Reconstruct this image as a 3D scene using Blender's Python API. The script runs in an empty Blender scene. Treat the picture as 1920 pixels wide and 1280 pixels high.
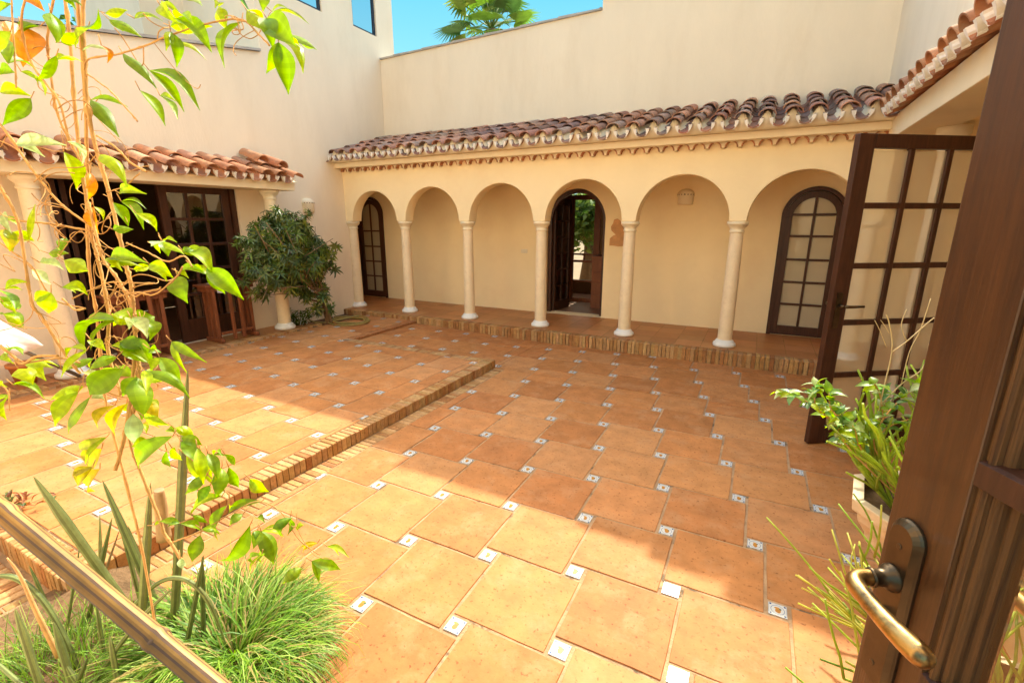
import bpy, math, random
from math import sin, cos, pi, radians, sqrt, atan2
from mathutils import Vector, Matrix, noise
R = random.Random(7)
sc = bpy.context.scene
col = sc.collection

# ------------------------------------------------------------------ camera
CAM = Vector((0, 0, 1.6)); F = 880.0; PITCH = math.atan(225 / 880); YAW = radians(27.4)
cd = bpy.data.cameras.new('camera'); cam = bpy.data.objects.new('camera', cd); col.objects.link(cam)
cam.location = CAM; cam.rotation_euler = (pi / 2 - PITCH, 0, YAW)
cd.sensor_width = 36; cd.lens = F / 1920 * 36; cd.clip_start = 0.02; cd.clip_end = 500
sc.camera = cam
CR = cam.rotation_euler.to_matrix()
def at(px, py, d):
    return CAM + CR @ (Vector(((px - 960) / F, -(py - 640) / F, -1)) * d)
def ray(px, py):
    return CR @ Vector(((px - 960) / F, -(py - 640) / F, -1))
def onz(px, py, z=0.0):
    r = ray(px, py); return CAM + r * ((z - CAM.z) / r.z)
def onx(px, py, x):
    r = ray(px, py); return CAM + r * (x / r.x)
def ony(px, py, y):
    r = ray(px, py); return CAM + r * (y / r.y)

# ------------------------------------------------------------------ light
SUN = Vector((-0.05, 1.06, 1.0)).normalized()          # towards the sun
w = bpy.data.worlds.new('World'); sc.world = w; w.use_nodes = True
nt = w.node_tree
sky = nt.nodes.new('ShaderNodeTexSky'); sky.sky_type = 'NISHITA'; sky.sun_disc = False
sky.sun_elevation = math.asin(SUN.z); sky.sun_rotation = atan2(SUN.x, SUN.y)
sky.air_density = 1.6; sky.dust_density = 2.5; sky.ozone_density = 1.5; sky.altitude = 50
bg = nt.nodes['Background']; bg.inputs[1].default_value = 0.15
# clear cyan-blue sky towards the horizon, Nishita sky overhead
tcw = nt.nodes.new('ShaderNodeTexCoord'); sxw = nt.nodes.new('ShaderNodeSeparateXYZ'); nt.links.new(tcw.outputs['Generated'], sxw.inputs[0])
rw = nt.nodes.new('ShaderNodeValToRGB'); nt.links.new(sxw.outputs[2], rw.inputs[0])
e_ = rw.color_ramp.elements; SK = 1.0
e_[0].position = 0.0; e_[0].color = (1.1, 1.9, 2.1, 1); e_[1].position = 0.5; e_[1].color = (0.10, 0.95, 1.8, 1)
mrw = nt.nodes.new('ShaderNodeMapRange'); mrw.interpolation_type = 'SMOOTHSTEP'
mrw.inputs[1].default_value = 0.42; mrw.inputs[2].default_value = 0.56; nt.links.new(sxw.outputs[2], mrw.inputs[0])
mw = nt.nodes.new('ShaderNodeMix'); mw.data_type = 'RGBA'
nt.links.new(mrw.outputs[0], mw.inputs[0]); nt.links.new(rw.outputs[0], mw.inputs[6]); nt.links.new(sky.outputs[0], mw.inputs[7])
nt.links.new(mw.outputs[2], bg.inputs[0])
sd = bpy.data.lights.new('sun', 'SUN'); sd.energy = 2.0; sd.angle = radians(0.5); sd.color = (1.0, 0.93, 0.82)
so = bpy.data.objects.new('sun', sd); col.objects.link(so); so.rotation_euler = SUN.to_track_quat('Z', 'Y').to_euler()
so.location = (0, 0, 12)
vs = sc.view_settings
sc.display_settings.display_device = 'sRGB'
vs.view_transform = 'Standard'; vs.look = 'None'; vs.gamma = 1; vs.use_curve_mapping = False
vs.exposure = 2.1
try:
    vs.use_white_balance = True; vs.white_balance_temperature = 6900; vs.white_balance_tint = 0
except Exception: pass
cy = sc.cycles
cy.max_bounces = 10; cy.diffuse_bounces = 6; cy.glossy_bounces = 4; cy.transparent_max_bounces = 16; cy.transmission_bounces = 6
cy.sample_clamp_indirect = 8; cy.use_denoising = True
try: cy.caustics_reflective = False; cy.caustics_refractive = False
except Exception: pass

# ------------------------------------------------------------------ materials
def N(m, t, **k):
    n = m.node_tree.nodes.new(t)
    for a, b in k.items(): setattr(n, a, b)
    return n
def mat(name, rgb, rough=0.7, spec=0.3, metal=0.0, bump=0.0, bscale=60, var=0.12, vscale=4, attr=False,
        trans=0.0, stretch=None, dirt=None, dscale=3, dist=0.01, bdetail=6, coat=0.0, dlo=0.52, dhi=0.72, speck=0.0, sscale=70):
    m = bpy.data.materials.new(name); m.use_nodes = True
    t = m.node_tree; L = t.links.new
    b = t.nodes['Principled BSDF']
    b.inputs['Roughness'].default_value = rough; b.inputs['Metallic'].default_value = metal
    b.inputs['Specular IOR Level'].default_value = spec
    if coat: b.inputs['Coat Weight'].default_value = coat; b.inputs['Coat Roughness'].default_value = 0.25
    tc = N(m, 'ShaderNodeTexCoord'); mp = N(m, 'ShaderNodeMapping')
    L(tc.outputs['Object'], mp.inputs[0])
    if stretch: mp.inputs['Scale'].default_value = stretch
    n1 = N(m, 'ShaderNodeTexNoise'); n1.inputs['Scale'].default_value = vscale; n1.inputs['Detail'].default_value = 8
    n1.inputs['Roughness'].default_value = 0.65
    L(mp.outputs[0], n1.inputs[0])
    rp = N(m, 'ShaderNodeMapRange'); rp.inputs[1].default_value = 0.3; rp.inputs[2].default_value = 0.7
    rp.inputs[3].default_value = 1 - var; rp.inputs[4].default_value = 1 + var
    L(n1.outputs[0], rp.inputs[0])
    mx = N(m, 'ShaderNodeMix', data_type='RGBA', blend_type='MULTIPLY'); mx.inputs[0].default_value = 1
    if attr:
        a = N(m, 'ShaderNodeAttribute', attribute_name='Col'); L(a.outputs[0], mx.inputs[6])
    else: mx.inputs[6].default_value = (*rgb, 1)
    L(rp.outputs[0], mx.inputs[7])
    out = mx.outputs[2]
    if dirt:
        n3 = N(m, 'ShaderNodeTexNoise'); n3.inputs['Scale'].default_value = dscale; n3.inputs['Detail'].default_value = 10
        n3.inputs['Roughness'].default_value = 0.7
        L(mp.outputs[0], n3.inputs[0])
        r3 = N(m, 'ShaderNodeMapRange'); r3.inputs[1].default_value = dlo; r3.inputs[2].default_value = dhi
        L(n3.outputs[0], r3.inputs[0])
        m3 = N(m, 'ShaderNodeMix', data_type='RGBA'); L(r3.outputs[0], m3.inputs[0]); L(out, m3.inputs[6]); m3.inputs[7].default_value = (*dirt, 1)
        out = m3.outputs[2]
    if speck:
        n4 = N(m, 'ShaderNodeTexNoise'); n4.inputs['Scale'].default_value = sscale; n4.inputs['Detail'].default_value = 4
        L(tc.outputs['Object'], n4.inputs[0])
        r4_ = N(m, 'ShaderNodeMapRange'); r4_.inputs[1].default_value = 0.60; r4_.inputs[2].default_value = 0.70; r4_.inputs[4].default_value = speck
        L(n4.outputs[0], r4_.inputs[0])
        m4 = N(m, 'ShaderNodeMix', data_type='RGBA', blend_type='MULTIPLY'); L(r4_.outputs[0], m4.inputs[0]); L(out, m4.inputs[6]); m4.inputs[7].default_value = (0.45, 0.36, 0.30, 1)
        out = m4.outputs[2]
    L(out, b.inputs['Base Color'])
    if bump:
        n2 = N(m, 'ShaderNodeTexNoise'); n2.inputs['Scale'].default_value = bscale; n2.inputs['Detail'].default_value = bdetail
        L(mp.outputs[0], n2.inputs[0])
        bp = N(m, 'ShaderNodeBump'); bp.inputs['Strength'].default_value = bump; bp.inputs['Distance'].default_value = dist
        L(n2.outputs[0], bp.inputs['Height']); L(bp.outputs[0], b.inputs['Normal'])
    if trans:
        tr = N(m, 'ShaderNodeBsdfTranslucent'); L(out, tr.inputs[0])
        g = N(m, 'ShaderNodeHueSaturation'); g.inputs['Value'].default_value = 1.5; g.inputs['Saturation'].default_value = 1.1
        L(out, g.inputs['Color']); L(g.outputs[0], tr.inputs[0])
        ms = N(m, 'ShaderNodeMixShader'); ms.inputs[0].default_value = trans
        L(b.outputs[0], ms.inputs[1]); L(tr.outputs[0], ms.inputs[2])
        L(ms.outputs[0], t.nodes['Material Output'].inputs[0])
    return m
def glass(name, tint=(1, 1, 1), f=1.0, dim=1.0, rough=0.0, haze=0.0):
    m = bpy.data.materials.new(name); m.use_nodes = True; t = m.node_tree; L = t.links.new
    t.nodes.remove(t.nodes['Principled BSDF'])
    tr = N(m, 'ShaderNodeBsdfTransparent'); tr.inputs[0].default_value = (*[c * dim for c in tint], 1)
    gl = N(m, 'ShaderNodeBsdfGlossy'); gl.inputs['Roughness'].default_value = rough
    fr = N(m, 'ShaderNodeFresnel'); fr.inputs[0].default_value = 1.5
    mu = N(m, 'ShaderNodeMath', operation='MULTIPLY', use_clamp=True); mu.inputs[1].default_value = f
    L(fr.outputs[0], mu.inputs[0])
    ms = N(m, 'ShaderNodeMixShader'); L(mu.outputs[0], ms.inputs[0]); L(tr.outputs[0], ms.inputs[1]); L(gl.outputs[0], ms.inputs[2])
    if haze:
        df = N(m, 'ShaderNodeBsdfDiffuse'); df.inputs[0].default_value = (0.86, 0.75, 0.55, 1)  # cream diffuse share paints a pale reflection over the pane
        m2_ = N(m, 'ShaderNodeMixShader'); m2_.inputs[0].default_value = haze
        L(ms.outputs[0], m2_.inputs[1]); L(df.outputs[0], m2_.inputs[2]); ms = m2_
    L(ms.outputs[0], t.nodes['Material Output'].inputs[0])
    return m
M = {}
M['plaster'] = mat('cream_plaster', (0.91, 0.745, 0.47), 0.9, 0.15, bump=0.3, bscale=30, var=0.045, vscale=1.1, dist=0.006, dirt=(0.84, 0.64, 0.38), dscale=1.4, dlo=0.50, dhi=0.95)
M['plaster_cool'] = mat('cream_plaster_sky_tint', (0.83, 0.705, 0.54), 0.9, 0.15, stretch=(1.6, 1.6, 0.5), bump=0.3, bscale=30, var=0.045, vscale=1.1, dist=0.006, dirt=(0.74, 0.60, 0.43), dscale=1.6, dlo=0.50, dhi=0.95)  # same cream paint, with the cooler sky light worked into its colour
M['trim'] = mat('cream_trim', (0.82, 0.70, 0.50), 0.85, 0.2, bump=0.15, bscale=30, var=0.04, vscale=3, dist=0.004)
M['marble'] = mat('cream_marble', (0.84, 0.68, 0.46), 0.5, 0.35, speck=0.25, sscale=90, bump=0.12, var=0.07, vscale=7, dirt=(0.72, 0.54, 0.36), dscale=9, dlo=0.55, dhi=0.8)
M['white'] = mat('white_paint', (0.80, 0.78, 0.74), 0.7, 0.2, bump=0.15, bscale=40, var=0.05, dirt=(0.6, 0.54, 0.45), dscale=12, dlo=0.6, dhi=0.8)
M['coping'] = mat('grey_coping', (0.42, 0.38, 0.34), 0.9, bump=0.3, bscale=40, var=0.2, vscale=5)
M['terra'] = mat('terracotta_tile', (0.5, 0.25, 0.1), 0.66, 0.2, speck=0.8, sscale=55, bump=0.5, bscale=22, var=0.20, vscale=7.5, attr=True, dist=0.006, bdetail=12,
                 dirt=(0.50, 0.26, 0.12), dscale=5.0, dlo=0.50, dhi=0.80)
M['porch'] = mat('porch_tile', (0.5, 0.25, 0.1), 0.42, 0.4, bump=0.2, bscale=26, var=0.12, vscale=6, attr=True, dist=0.004)
M['grout'] = mat('sandy_grout', (0.40, 0.25, 0.14), 0.95, 0.1, bump=0.6, bscale=90, var=0.3, vscale=9, dirt=(0.16, 0.11, 0.07), dscale=7, dlo=0.55, dhi=0.62)
M['brick'] = mat('buff_brick', (0.5, 0.33, 0.19), 0.9, 0.15, speck=0.7, sscale=80, bump=0.6, bscale=60, var=0.25, vscale=22, attr=True, dist=0.006)
M['roof_old'] = mat('weathered_roof_tile', (0.3, 0.12, 0.07), 0.85, 0.2, bump=0.5, bscale=50, var=0.3, vscale=11, attr=True, dist=0.008,
                    dirt=(0.10, 0.075, 0.055), dscale=6, dlo=0.50, dhi=0.72)
M['roof_new'] = mat('orange_roof_tile', (0.5, 0.2, 0.1), 0.85, 0.2, bump=0.4, bscale=50, var=0.25, vscale=9, attr=True, dist=0.006, dirt=(0.42, 0.30, 0.20), dscale=7, dlo=0.5, dhi=0.8)
M['mortar'] = mat('white_mortar', (0.83, 0.80, 0.76), 0.8, 0.15, bump=0.3, bscale=60, var=0.05)
M['wood'] = mat('dark_brown_wood', (0.058, 0.020, 0.010), 0.42, 0.4, bump=0.25, bscale=30, var=0.35, vscale=9, stretch=(6, 6, 0.5), dist=0.003)
M['wood_mid'] = mat('brown_stained_wood', (0.074, 0.025, 0.0065), 0.40, 0.45, bump=0.35, bscale=22, var=0.32, vscale=8, stretch=(8, 8, 0.45), dist=0.002, dirt=(0.035, 0.013, 0.006), dscale=5, dlo=0.5, dhi=0.75)
M['wood_mid'].node_tree.nodes['Principled BSDF'].inputs['Coat Weight'].default_value = 0.15
M['wood_worn'] = mat('sun_bleached_wood', (0.135, 0.062, 0.022), 0.6, 0.25, bump=0.7, bscale=26, var=0.3, vscale=14, stretch=(12, 12, 0.3), dist=0.003, dirt=(0.055, 0.022, 0.009), dscale=11, dlo=0.50, dhi=0.68)
M['wood_red'] = mat('reddish_wood', (0.20, 0.062, 0.025), 0.5, 0.35, bump=0.2, bscale=30, var=0.2, vscale=8, stretch=(5, 5, 0.6), dist=0.003)
M['bronze'] = mat('aged_bronze', (0.10, 0.065, 0.035), 0.38, 0.5, metal=0.85, bump=0.12, bscale=60, var=0.3, vscale=12, dist=0.002)
M['brass'] = mat('worn_brass', (0.42, 0.25, 0.09), 0.33, 0.5, metal=1.0, bump=0.25, bscale=50, var=0.25, vscale=14, dist=0.002, dirt=(0.12, 0.075, 0.04), dscale=16, dlo=0.5, dhi=0.66)
M['glass'] = glass('window_glass', (0.97, 0.95, 0.90), 3.2)
M['glass_hazed'] = glass('cream_hazed_glass', (0.97, 0.95, 0.90), 3.0, haze=0.42)  # pale cream reflection and haze are mixed into the pane colour
M['glass_dark'] = glass('dim_glass', (0.6, 0.58, 0.5), 4.5)
M['glass_sky'] = glass('sky_tint_window_glass', (0.45, 0.62, 0.85), 5.0)  # blue of the reflected sky is put into the pane tint
M['curtain'] = mat('cream_curtain', (0.80, 0.68, 0.48), 0.9, 0.1, var=0.1, vscale=5, stretch=(6, 6, 0.6))
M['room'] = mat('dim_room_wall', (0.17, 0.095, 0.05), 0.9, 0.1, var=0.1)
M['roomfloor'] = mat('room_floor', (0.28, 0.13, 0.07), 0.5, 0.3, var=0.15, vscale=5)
M['navy'] = mat('navy_window_frame', (0.02, 0.03, 0.05), 0.5, 0.4)
M['leaf'] = mat('vine_leaf', (0.2, 0.3, 0.03), 0.42, 0.45, bump=0.2, bscale=30, var=0.18, vscale=16, attr=True, trans=0.55, dist=0.003)
M['stem'] = mat('tan_vine_stem', (0.56, 0.30, 0.11), 0.8, 0.2, bump=0.5, bscale=90, var=0.25, vscale=30, dist=0.003)
M['bamboo'] = mat('dry_cane', (0.42, 0.26, 0.09), 0.5, 0.4, bump=0.4, bscale=30, var=0.3, vscale=14, attr=True, dist=0.002)
M['snake'] = mat('grey_green_leaf', (0.10, 0.14, 0.06), 0.5, 0.35, bump=0.3, bscale=40, var=0.25, vscale=18, attr=True, dist=0.002)
M['grass'] = mat('bright_grass_blade', (0.12, 0.22, 0.03), 0.5, 0.3, var=0.2, vscale=20, attr=True, trans=0.35)
M['shrub'] = mat('dark_shrub_leaf', (0.035, 0.075, 0.018), 0.38, 0.5, var=0.3, vscale=12, attr=True, trans=0.2)
M['bark'] = mat('grey_brown_bark', (0.22, 0.13, 0.07), 0.9, 0.1, bump=0.8, bscale=40, var=0.3, vscale=20)
M['soil'] = mat('dry_soil', (0.16, 0.095, 0.05), 0.95, 0.1, bump=1.0, bscale=35, var=0.4, vscale=12, dist=0.02)
M['pot'] = mat('cream_stone_pot', (0.72, 0.56, 0.38), 0.75, 0.2, bump=0.4, bscale=30, var=0.1, vscale=10, dirt=(0.55, 0.38, 0.22), dscale=9)
M['clay'] = mat('orange_clay', (0.55, 0.20, 0.07), 0.8, 0.2, bump=0.3, bscale=40, var=0.15, vscale=9)
M['ornament'] = mat('orange_clay_relief', (0.56, 0.30, 0.14), 0.85, 0.2, bump=0.6, bscale=40, var=0.2, vscale=14)
M['cloth'] = mat('white_canvas', (0.75, 0.74, 0.74), 0.9, 0.1, var=0.05, trans=0.2)
M['hose'] = mat('yellow_green_hose', (0.30, 0.22, 0.06), 0.5, 0.4, var=0.3, vscale=14)
M['plastic'] = mat('white_plastic', (0.72, 0.64, 0.50), 0.4, 0.4)
M['metal'] = mat('grey_metal', (0.30, 0.30, 0.28), 0.4, 0.5, metal=0.8)
M['ground'] = mat('dry_ground', (0.30, 0.21, 0.13), 0.95, 0.1, bump=0.5, bscale=4, var=0.2)
M['greens'] = mat('garden_green', (0.09, 0.16, 0.035), 0.6, 0.3, var=0.3, vscale=5, attr=True, trans=0.4)
# glazed inset tile: white with an orange figure, a thin blue ring and blue corner dots (from its own UV)
def inset_mat():
    m = bpy.data.materials.new('painted_inset_tile'); m.use_nodes = True; t = m.node_tree; L = t.links.new
    b = t.nodes['Principled BSDF']; b.inputs['Roughness'].default_value = 0.22
    uv = N(m, 'ShaderNodeUVMap'); sx = N(m, 'ShaderNodeSeparateXYZ'); L(uv.outputs[0], sx.inputs[0])
    def MA(op, a, b2=None, clamp=False):
        n = N(m, 'ShaderNodeMath', operation=op, use_clamp=clamp)
        for i, v in enumerate((a, b2)):
            if v is None: continue
            if isinstance(v, (int, float)): n.inputs[i].default_value = v
            else: L(v, n.inputs[i])
        return n.outputs[0]
    u = MA('SUBTRACT', sx.outputs[0], 0.5); v = MA('SUBTRACT', sx.outputs[1], 0.5)
    def rad(cx, cyy, ax=1.0, ay=1.0, uu=u, vv=v):
        a = MA('MULTIPLY', MA('SUBTRACT', uu, cx), ax); c = MA('MULTIPLY', MA('SUBTRACT', vv, cyy), ay)
        return MA('SQRT', MA('ADD', MA('MULTIPLY', a, a), MA('MULTIPLY', c, c)))
    cur = None
    def lay(mask, rgb):
        nonlocal cur
        x = N(m, 'ShaderNodeMix', data_type='RGBA'); L(mask, x.inputs[0])
        if cur is None: x.inputs[6].default_value = (0.56, 0.545, 0.52, 1)
        else: L(cur, x.inputs[6])
        x.inputs[7].default_value = (*rgb, 1); cur = x.outputs[2]
    au = MA('ABSOLUTE', u); av = MA('ABSOLUTE', v)
    r = rad(0, 0)
    ring = MA('LESS_THAN', MA('ABSOLUTE', MA('SUBTRACT', r, 0.36)), 0.017)
    lay(ring, (0.15, 0.19, 0.30))
    lay(MA('LESS_THAN', rad(0.385, 0.385, uu=au, vv=av), 0.062), (0.02, 0.045, 0.16))
    ns = N(m, 'ShaderNodeTexNoise'); ns.inputs['Scale'].default_value = 30
    tco = N(m, 'ShaderNodeTexCoord'); L(tco.outputs['Object'], ns.inputs[0])
    wob = MA('MULTIPLY', MA('SUBTRACT', ns.outputs[0], 0.5), 0.22)
    lay(MA('LESS_THAN', MA('ADD', rad(0.02, -0.06, 1.3, 0.9), wob), 0.19), (0.42, 0.17, 0.025))
    lay(MA('LESS_THAN', MA('ADD', rad(-0.03, 0.15, 0.9, 1.5), wob), 0.13), (0.45, 0.21, 0.035))
    lay(MA('LESS_THAN', MA('ADD', rad(0.14, 0.10, 1.0, 1.0), wob), 0.055), (0.07, 0.12, 0.05))
    lay(MA('LESS_THAN', MA('ABSOLUTE', MA('SUBTRACT', MA('MAXIMUM', au, av), 0.475)), 0.012), (0.33, 0.34, 0.36))
    L(cur, b.inputs['Base Color'])
    return m
M['inset'] = inset_mat()

# ------------------------------------------------------------------ mesh builder
class MB:
    def __init__(s): s.v = []; s.f = []; s.m = []; s.c = []; s.uv = {}; s.sm = []
    def face(s, pts, mi=0, c=(1, 1, 1), uv=None, sm=False):
        i = len(s.v); s.v.extend([tuple(p) for p in pts]); s.f.append(tuple(range(i, i + len(pts))))
        s.m.append(mi); s.c.append(c); s.sm.append(sm)
        if uv: s.uv[len(s.f) - 1] = uv
    def grid(s, rows, mi=0, c=(1, 1, 1), closed=False, sm=True, caps=False):
        b = len(s.v); n = len(rows[0])
        for r in rows: s.v.extend([tuple(p) for p in r])
        k = n if closed else n - 1
        for i in range(len(rows) - 1):
            for j in range(k):
                j2 = (j + 1) % n
                s.f.append((b + i * n + j, b + i * n + j2, b + (i + 1) * n + j2, b + (i + 1) * n + j))
                s.m.append(mi); s.c.append(c); s.sm.append(sm)
        if caps:
            s.f.append(tuple(b + j for j in range(n))[::-1]); s.m.append(mi); s.c.append(c); s.sm.append(False)
            q = b + (len(rows) - 1) * n
            s.f.append(tuple(q + j for j in range(n))); s.m.append(mi); s.c.append(c); s.sm.append(False)
    def box(s, a, b, mi=0, c=(1, 1, 1), M4=None):
        x0, y0, z0 = a; x1, y1, z1 = b
        if x0 > x1: x0, x1 = x1, x0
        if y0 > y1: y0, y1 = y1, y0
        if z0 > z1: z0, z1 = z1, z0
        p = [Vector(q) for q in ((x0, y0, z0), (x1, y0, z0), (x1, y1, z0), (x0, y1, z0), (x0, y0, z1), (x1, y0, z1), (x1, y1, z1), (x0, y1, z1))]
        if M4: p = [M4 @ q for q in p]
        i = len(s.v); s.v.extend([tuple(q) for q in p])
        for f in ((0, 3, 2, 1), (4, 5, 6, 7), (0, 1, 5, 4), (1, 2, 6, 5), (2, 3, 7, 6), (3, 0, 4, 7)):
            s.f.append(tuple(i + k for k in f)); s.m.append(mi); s.c.append(c); s.sm.append(False)
    def lathe(s, prof, cx=0, cy_=0, n=24, mi=0, c=(1, 1, 1), a0=0, a1=2 * pi, sm=True):
        rows = []
        full = abs(a1 - a0 - 2 * pi) < 1e-6
        for r, z in prof:
            rows.append([(cx + r * cos(a0 + (a1 - a0) * k / n), cy_ + r * sin(a0 + (a1 - a0) * k / n), z) for k in range(n if full else n + 1)])
        s.grid(rows, mi, c, closed=full, sm=sm)
    def tube(s, pts, r, n=6, mi=0, c=(1, 1, 1), caps=True):
        pts = [Vector(p) for p in pts]
        if len(pts) < 2: return
        rs = r if isinstance(r, (list, tuple)) else [r] * len(pts)
        up = None; rows = []
        for i, p in enumerate(pts):
            d = (pts[min(i + 1, len(pts) - 1)] - pts[max(i - 1, 0)])
            if d.length < 1e-9: d = Vector((0, 0, 1))
            d.normalize()
            if up is None:
                up = d.orthogonal().normalized()
            else:
                up = (up - d * up.dot(d))
                up = up.normalized() if up.length > 1e-6 else d.orthogonal().normalized()
            s2 = d.cross(up)
            rows.append([p + (up * cos(2 * pi * k / n) + s2 * sin(2 * pi * k / n)) * rs[i] for k in range(n)])
        s.grid(rows, mi, c, closed=True, sm=True, caps=caps)
    def build(s, name, mats, parent=None, loc=None, bevel=0, weld=False, bseg=2):
        loc = Vector(loc) if loc is not None else (wloc(parent) if parent else Vector((0, 0, 0)))
        me = bpy.data.meshes.new(name)
        me.from_pydata([Vector(v) - loc for v in s.v], [], s.f)
        if not isinstance(mats, (list, tuple)): mats = [mats]
        for m in mats: me.materials.append(M[m] if isinstance(m, str) else m)
        me.polygons.foreach_set('material_index', s.m)
        me.polygons.foreach_set('use_smooth', s.sm)
        ca = me.color_attributes.new('Col', 'FLOAT_COLOR', 'CORNER')
        flat = []
        for p, c in zip(me.polygons, s.c): flat.extend([c[0], c[1], c[2], 1.0] * p.loop_total)
        ca.data.foreach_set('color', flat)
        if s.uv:
            ul = me.uv_layers.new(name='UVMap')
            for fi, uv in s.uv.items():
                p = me.polygons[fi]
                for k, li in enumerate(p.loop_indices): ul.data[li].uv = uv[k]
        if weld:
            import bmesh
            bm = bmesh.new(); bm.from_mesh(me); bmesh.ops.remove_doubles(bm, verts=bm.verts, dist=1e-5)
            bmesh.ops.recalc_face_normals(bm, faces=bm.faces); bm.to_mesh(me); bm.free()
        me.update()
        o = bpy.data.objects.new(name, me); col.objects.link(o)
        WL[o.name] = loc
        if parent: o.parent = parent; o.location = loc - wloc(parent)
        else: o.location = loc
        if bevel:
            bv = o.modifiers.new('bevel', 'BEVEL'); bv.width = bevel; bv.segments = bseg; bv.limit_method = 'ANGLE'; bv.angle_limit = radians(50)
        return o
WL = {}
def wloc(o): return WL[o.name].copy()
def tag(o, label=None, cat=None, group=None, kind=None):
    if label: o['label'] = label
    if cat: o['category'] = cat
    if group: o['group'] = group
    if kind: o['kind'] = kind
    return o
def thing(name, label, cat, loc, group=None):
    o = bpy.data.objects.new(name, None); col.objects.link(o); o.location = loc; o.empty_display_size = 0.1
    WL[o.name] = Vector(loc); return tag(o, label, cat, group)
def copy_tree(o, parent=None, loc=None):
    c = o.copy(); col.objects.link(c); c.parent = parent
    L0 = wloc(o); W = Vector(loc) if loc is not None else L0
    WL[c.name] = W
    c.location = W - (wloc(parent) if parent else Vector((0, 0, 0)))
    for ch in list(o.children):
        if ch.name in WL: copy_tree(ch, c, W + (wloc(ch) - L0))
    return c
def jit(c, a=0.1, r=R):
    k = 1 + r.uniform(-a, a); return tuple(x * k * (1 + r.uniform(-a, a) * 0.25) for x in c)

# =================================================================== GROUND
mb = MB(); mb.face([(-300, -300, -0.25), (300, -300, -0.25), (300, 300, -0.25), (-300, 300, -0.25)])
tag(mb.build('ground', 'ground'), kind='structure')

def clip(poly, x0, x1, y0, y1):
    def cut(P, f, g):
        out = []
        for i in range(len(P)):
            a, b = P[i], P[(i + 1) % len(P)]
            fa, fb = f(a), f(b)
            if fa >= 0: out.append(a)
            if (fa >= 0) != (fb >= 0):
                t = fa / (fa - fb); out.append((a[0] + (b[0] - a[0]) * t, a[1] + (b[1] - a[1]) * t))
        return out
    for f in (lambda p: p[0] - x0, lambda p: x1 - p[0], lambda p: p[1] - y0, lambda p: y1 - p[1]):
        poly = cut(poly, f, None)
        if len(poly) < 3: return []
    return poly
TC = [(0.45, 0.180, 0.058), (0.42, 0.165, 0.052), (0.46, 0.195, 0.068), (0.40, 0.152, 0.048), (0.475, 0.21, 0.078)]
def tiled(name, region_list, O, a, b, chir, z, g=0.006):
    rr = random.Random(hash(name) % 1000 if False else len(name))
    mb = MB()
    for (x0, x1, y0, y1) in region_list:
        mb.face([(x0, y0, z - 0.004), (x1, y0, z - 0.004), (x1, y1, z - 0.004), (x0, y1, z - 0.004)], 0)
    v1 = (a, b * chir); v2 = (-b * chir, a)
    for i in range(-26, 27):
        for j in range(-26, 27):
            cx = O[0] + i * v1[0] + j * v2[0]; cy_ = O[1] + i * v1[1] + j * v2[1]
            if not (-9 < cx < 4 and -3 < cy_ < 8): continue
            bx = cx - chir * (a + b) / 2; by = cy_ + (a - b) / 2
            c = jit(rr.choice(TC), 0.06, rr); dz = rr.uniform(-0.0012, 0.0012)
            for (ccx, ccy, h, mi) in ((bx, by, a / 2 - g, 1), (cx, cy_, b / 2 - 0.0105, 2)):
                sq = [(ccx - h, ccy - h), (ccx + h, ccy - h), (ccx + h, ccy + h), (ccx - h, ccy + h)]
                if mi == 1:
                    # slightly uneven hand cut edges
                    q = []
                    for k in range(4):
                        p0, p1 = sq[k], sq[(k + 1) % 4]
                        for t in range(4):
                            f = t / 4; n_ = rr.uniform(-0.0014, 0.0014)
                            q.append((p0[0] + (p1[0] - p0[0]) * f + n_, p0[1] + (p1[1] - p0[1]) * f + n_))
                    # round the corners a little
                    sq = q
                for (x0, x1, y0, y1) in region_list:
                    P = clip(sq, x0 + 0.004, x1 - 0.004, y0 + 0.004, y1 - 0.004)
                    if len(P) < 3: continue
                    zt = z + dz + (0.0005 if mi == 2 else 0)
                    mx_ = sum(p[0] for p in P) / len(P); my_ = sum(p[1] for p in P) / len(P)
                    inn = [(p[0] + (mx_ - p[0]) * 0.012, p[1] + (my_ - p[1]) * 0.012) for p in P]
                    uv = [((p[0] - ccx) / (2 * h) + 0.5, (p[1] - ccy) / (2 * h) + 0.5) for p in inn]
                    mb.face([(p[0], p[1], zt) for p in inn], mi, c, uv if mi == 2 else None)
                    for k in range(len(P)):
                        k2 = (k + 1) % len(P)
                        mb.face([(inn[k2][0], inn[k2][1], zt), (inn[k][0], inn[k][1], zt), (P[k][0], P[k][1], z - 0.0045), (P[k2][0], P[k2][1], z - 0.0045)], mi, c)
    return mb
BRC = [(0.42, 0.235, 0.095), (0.38, 0.195, 0.075), (0.46, 0.27, 0.12), (0.34, 0.155, 0.06), (0.43, 0.24, 0.11)]
XE = -2.50; ZT = 0.09; YF = 4.40; XR = -4.65; YP = 5.70; XW = -6.2; XS = -5.68; ZP = 0.15; ZL = 0.12
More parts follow.
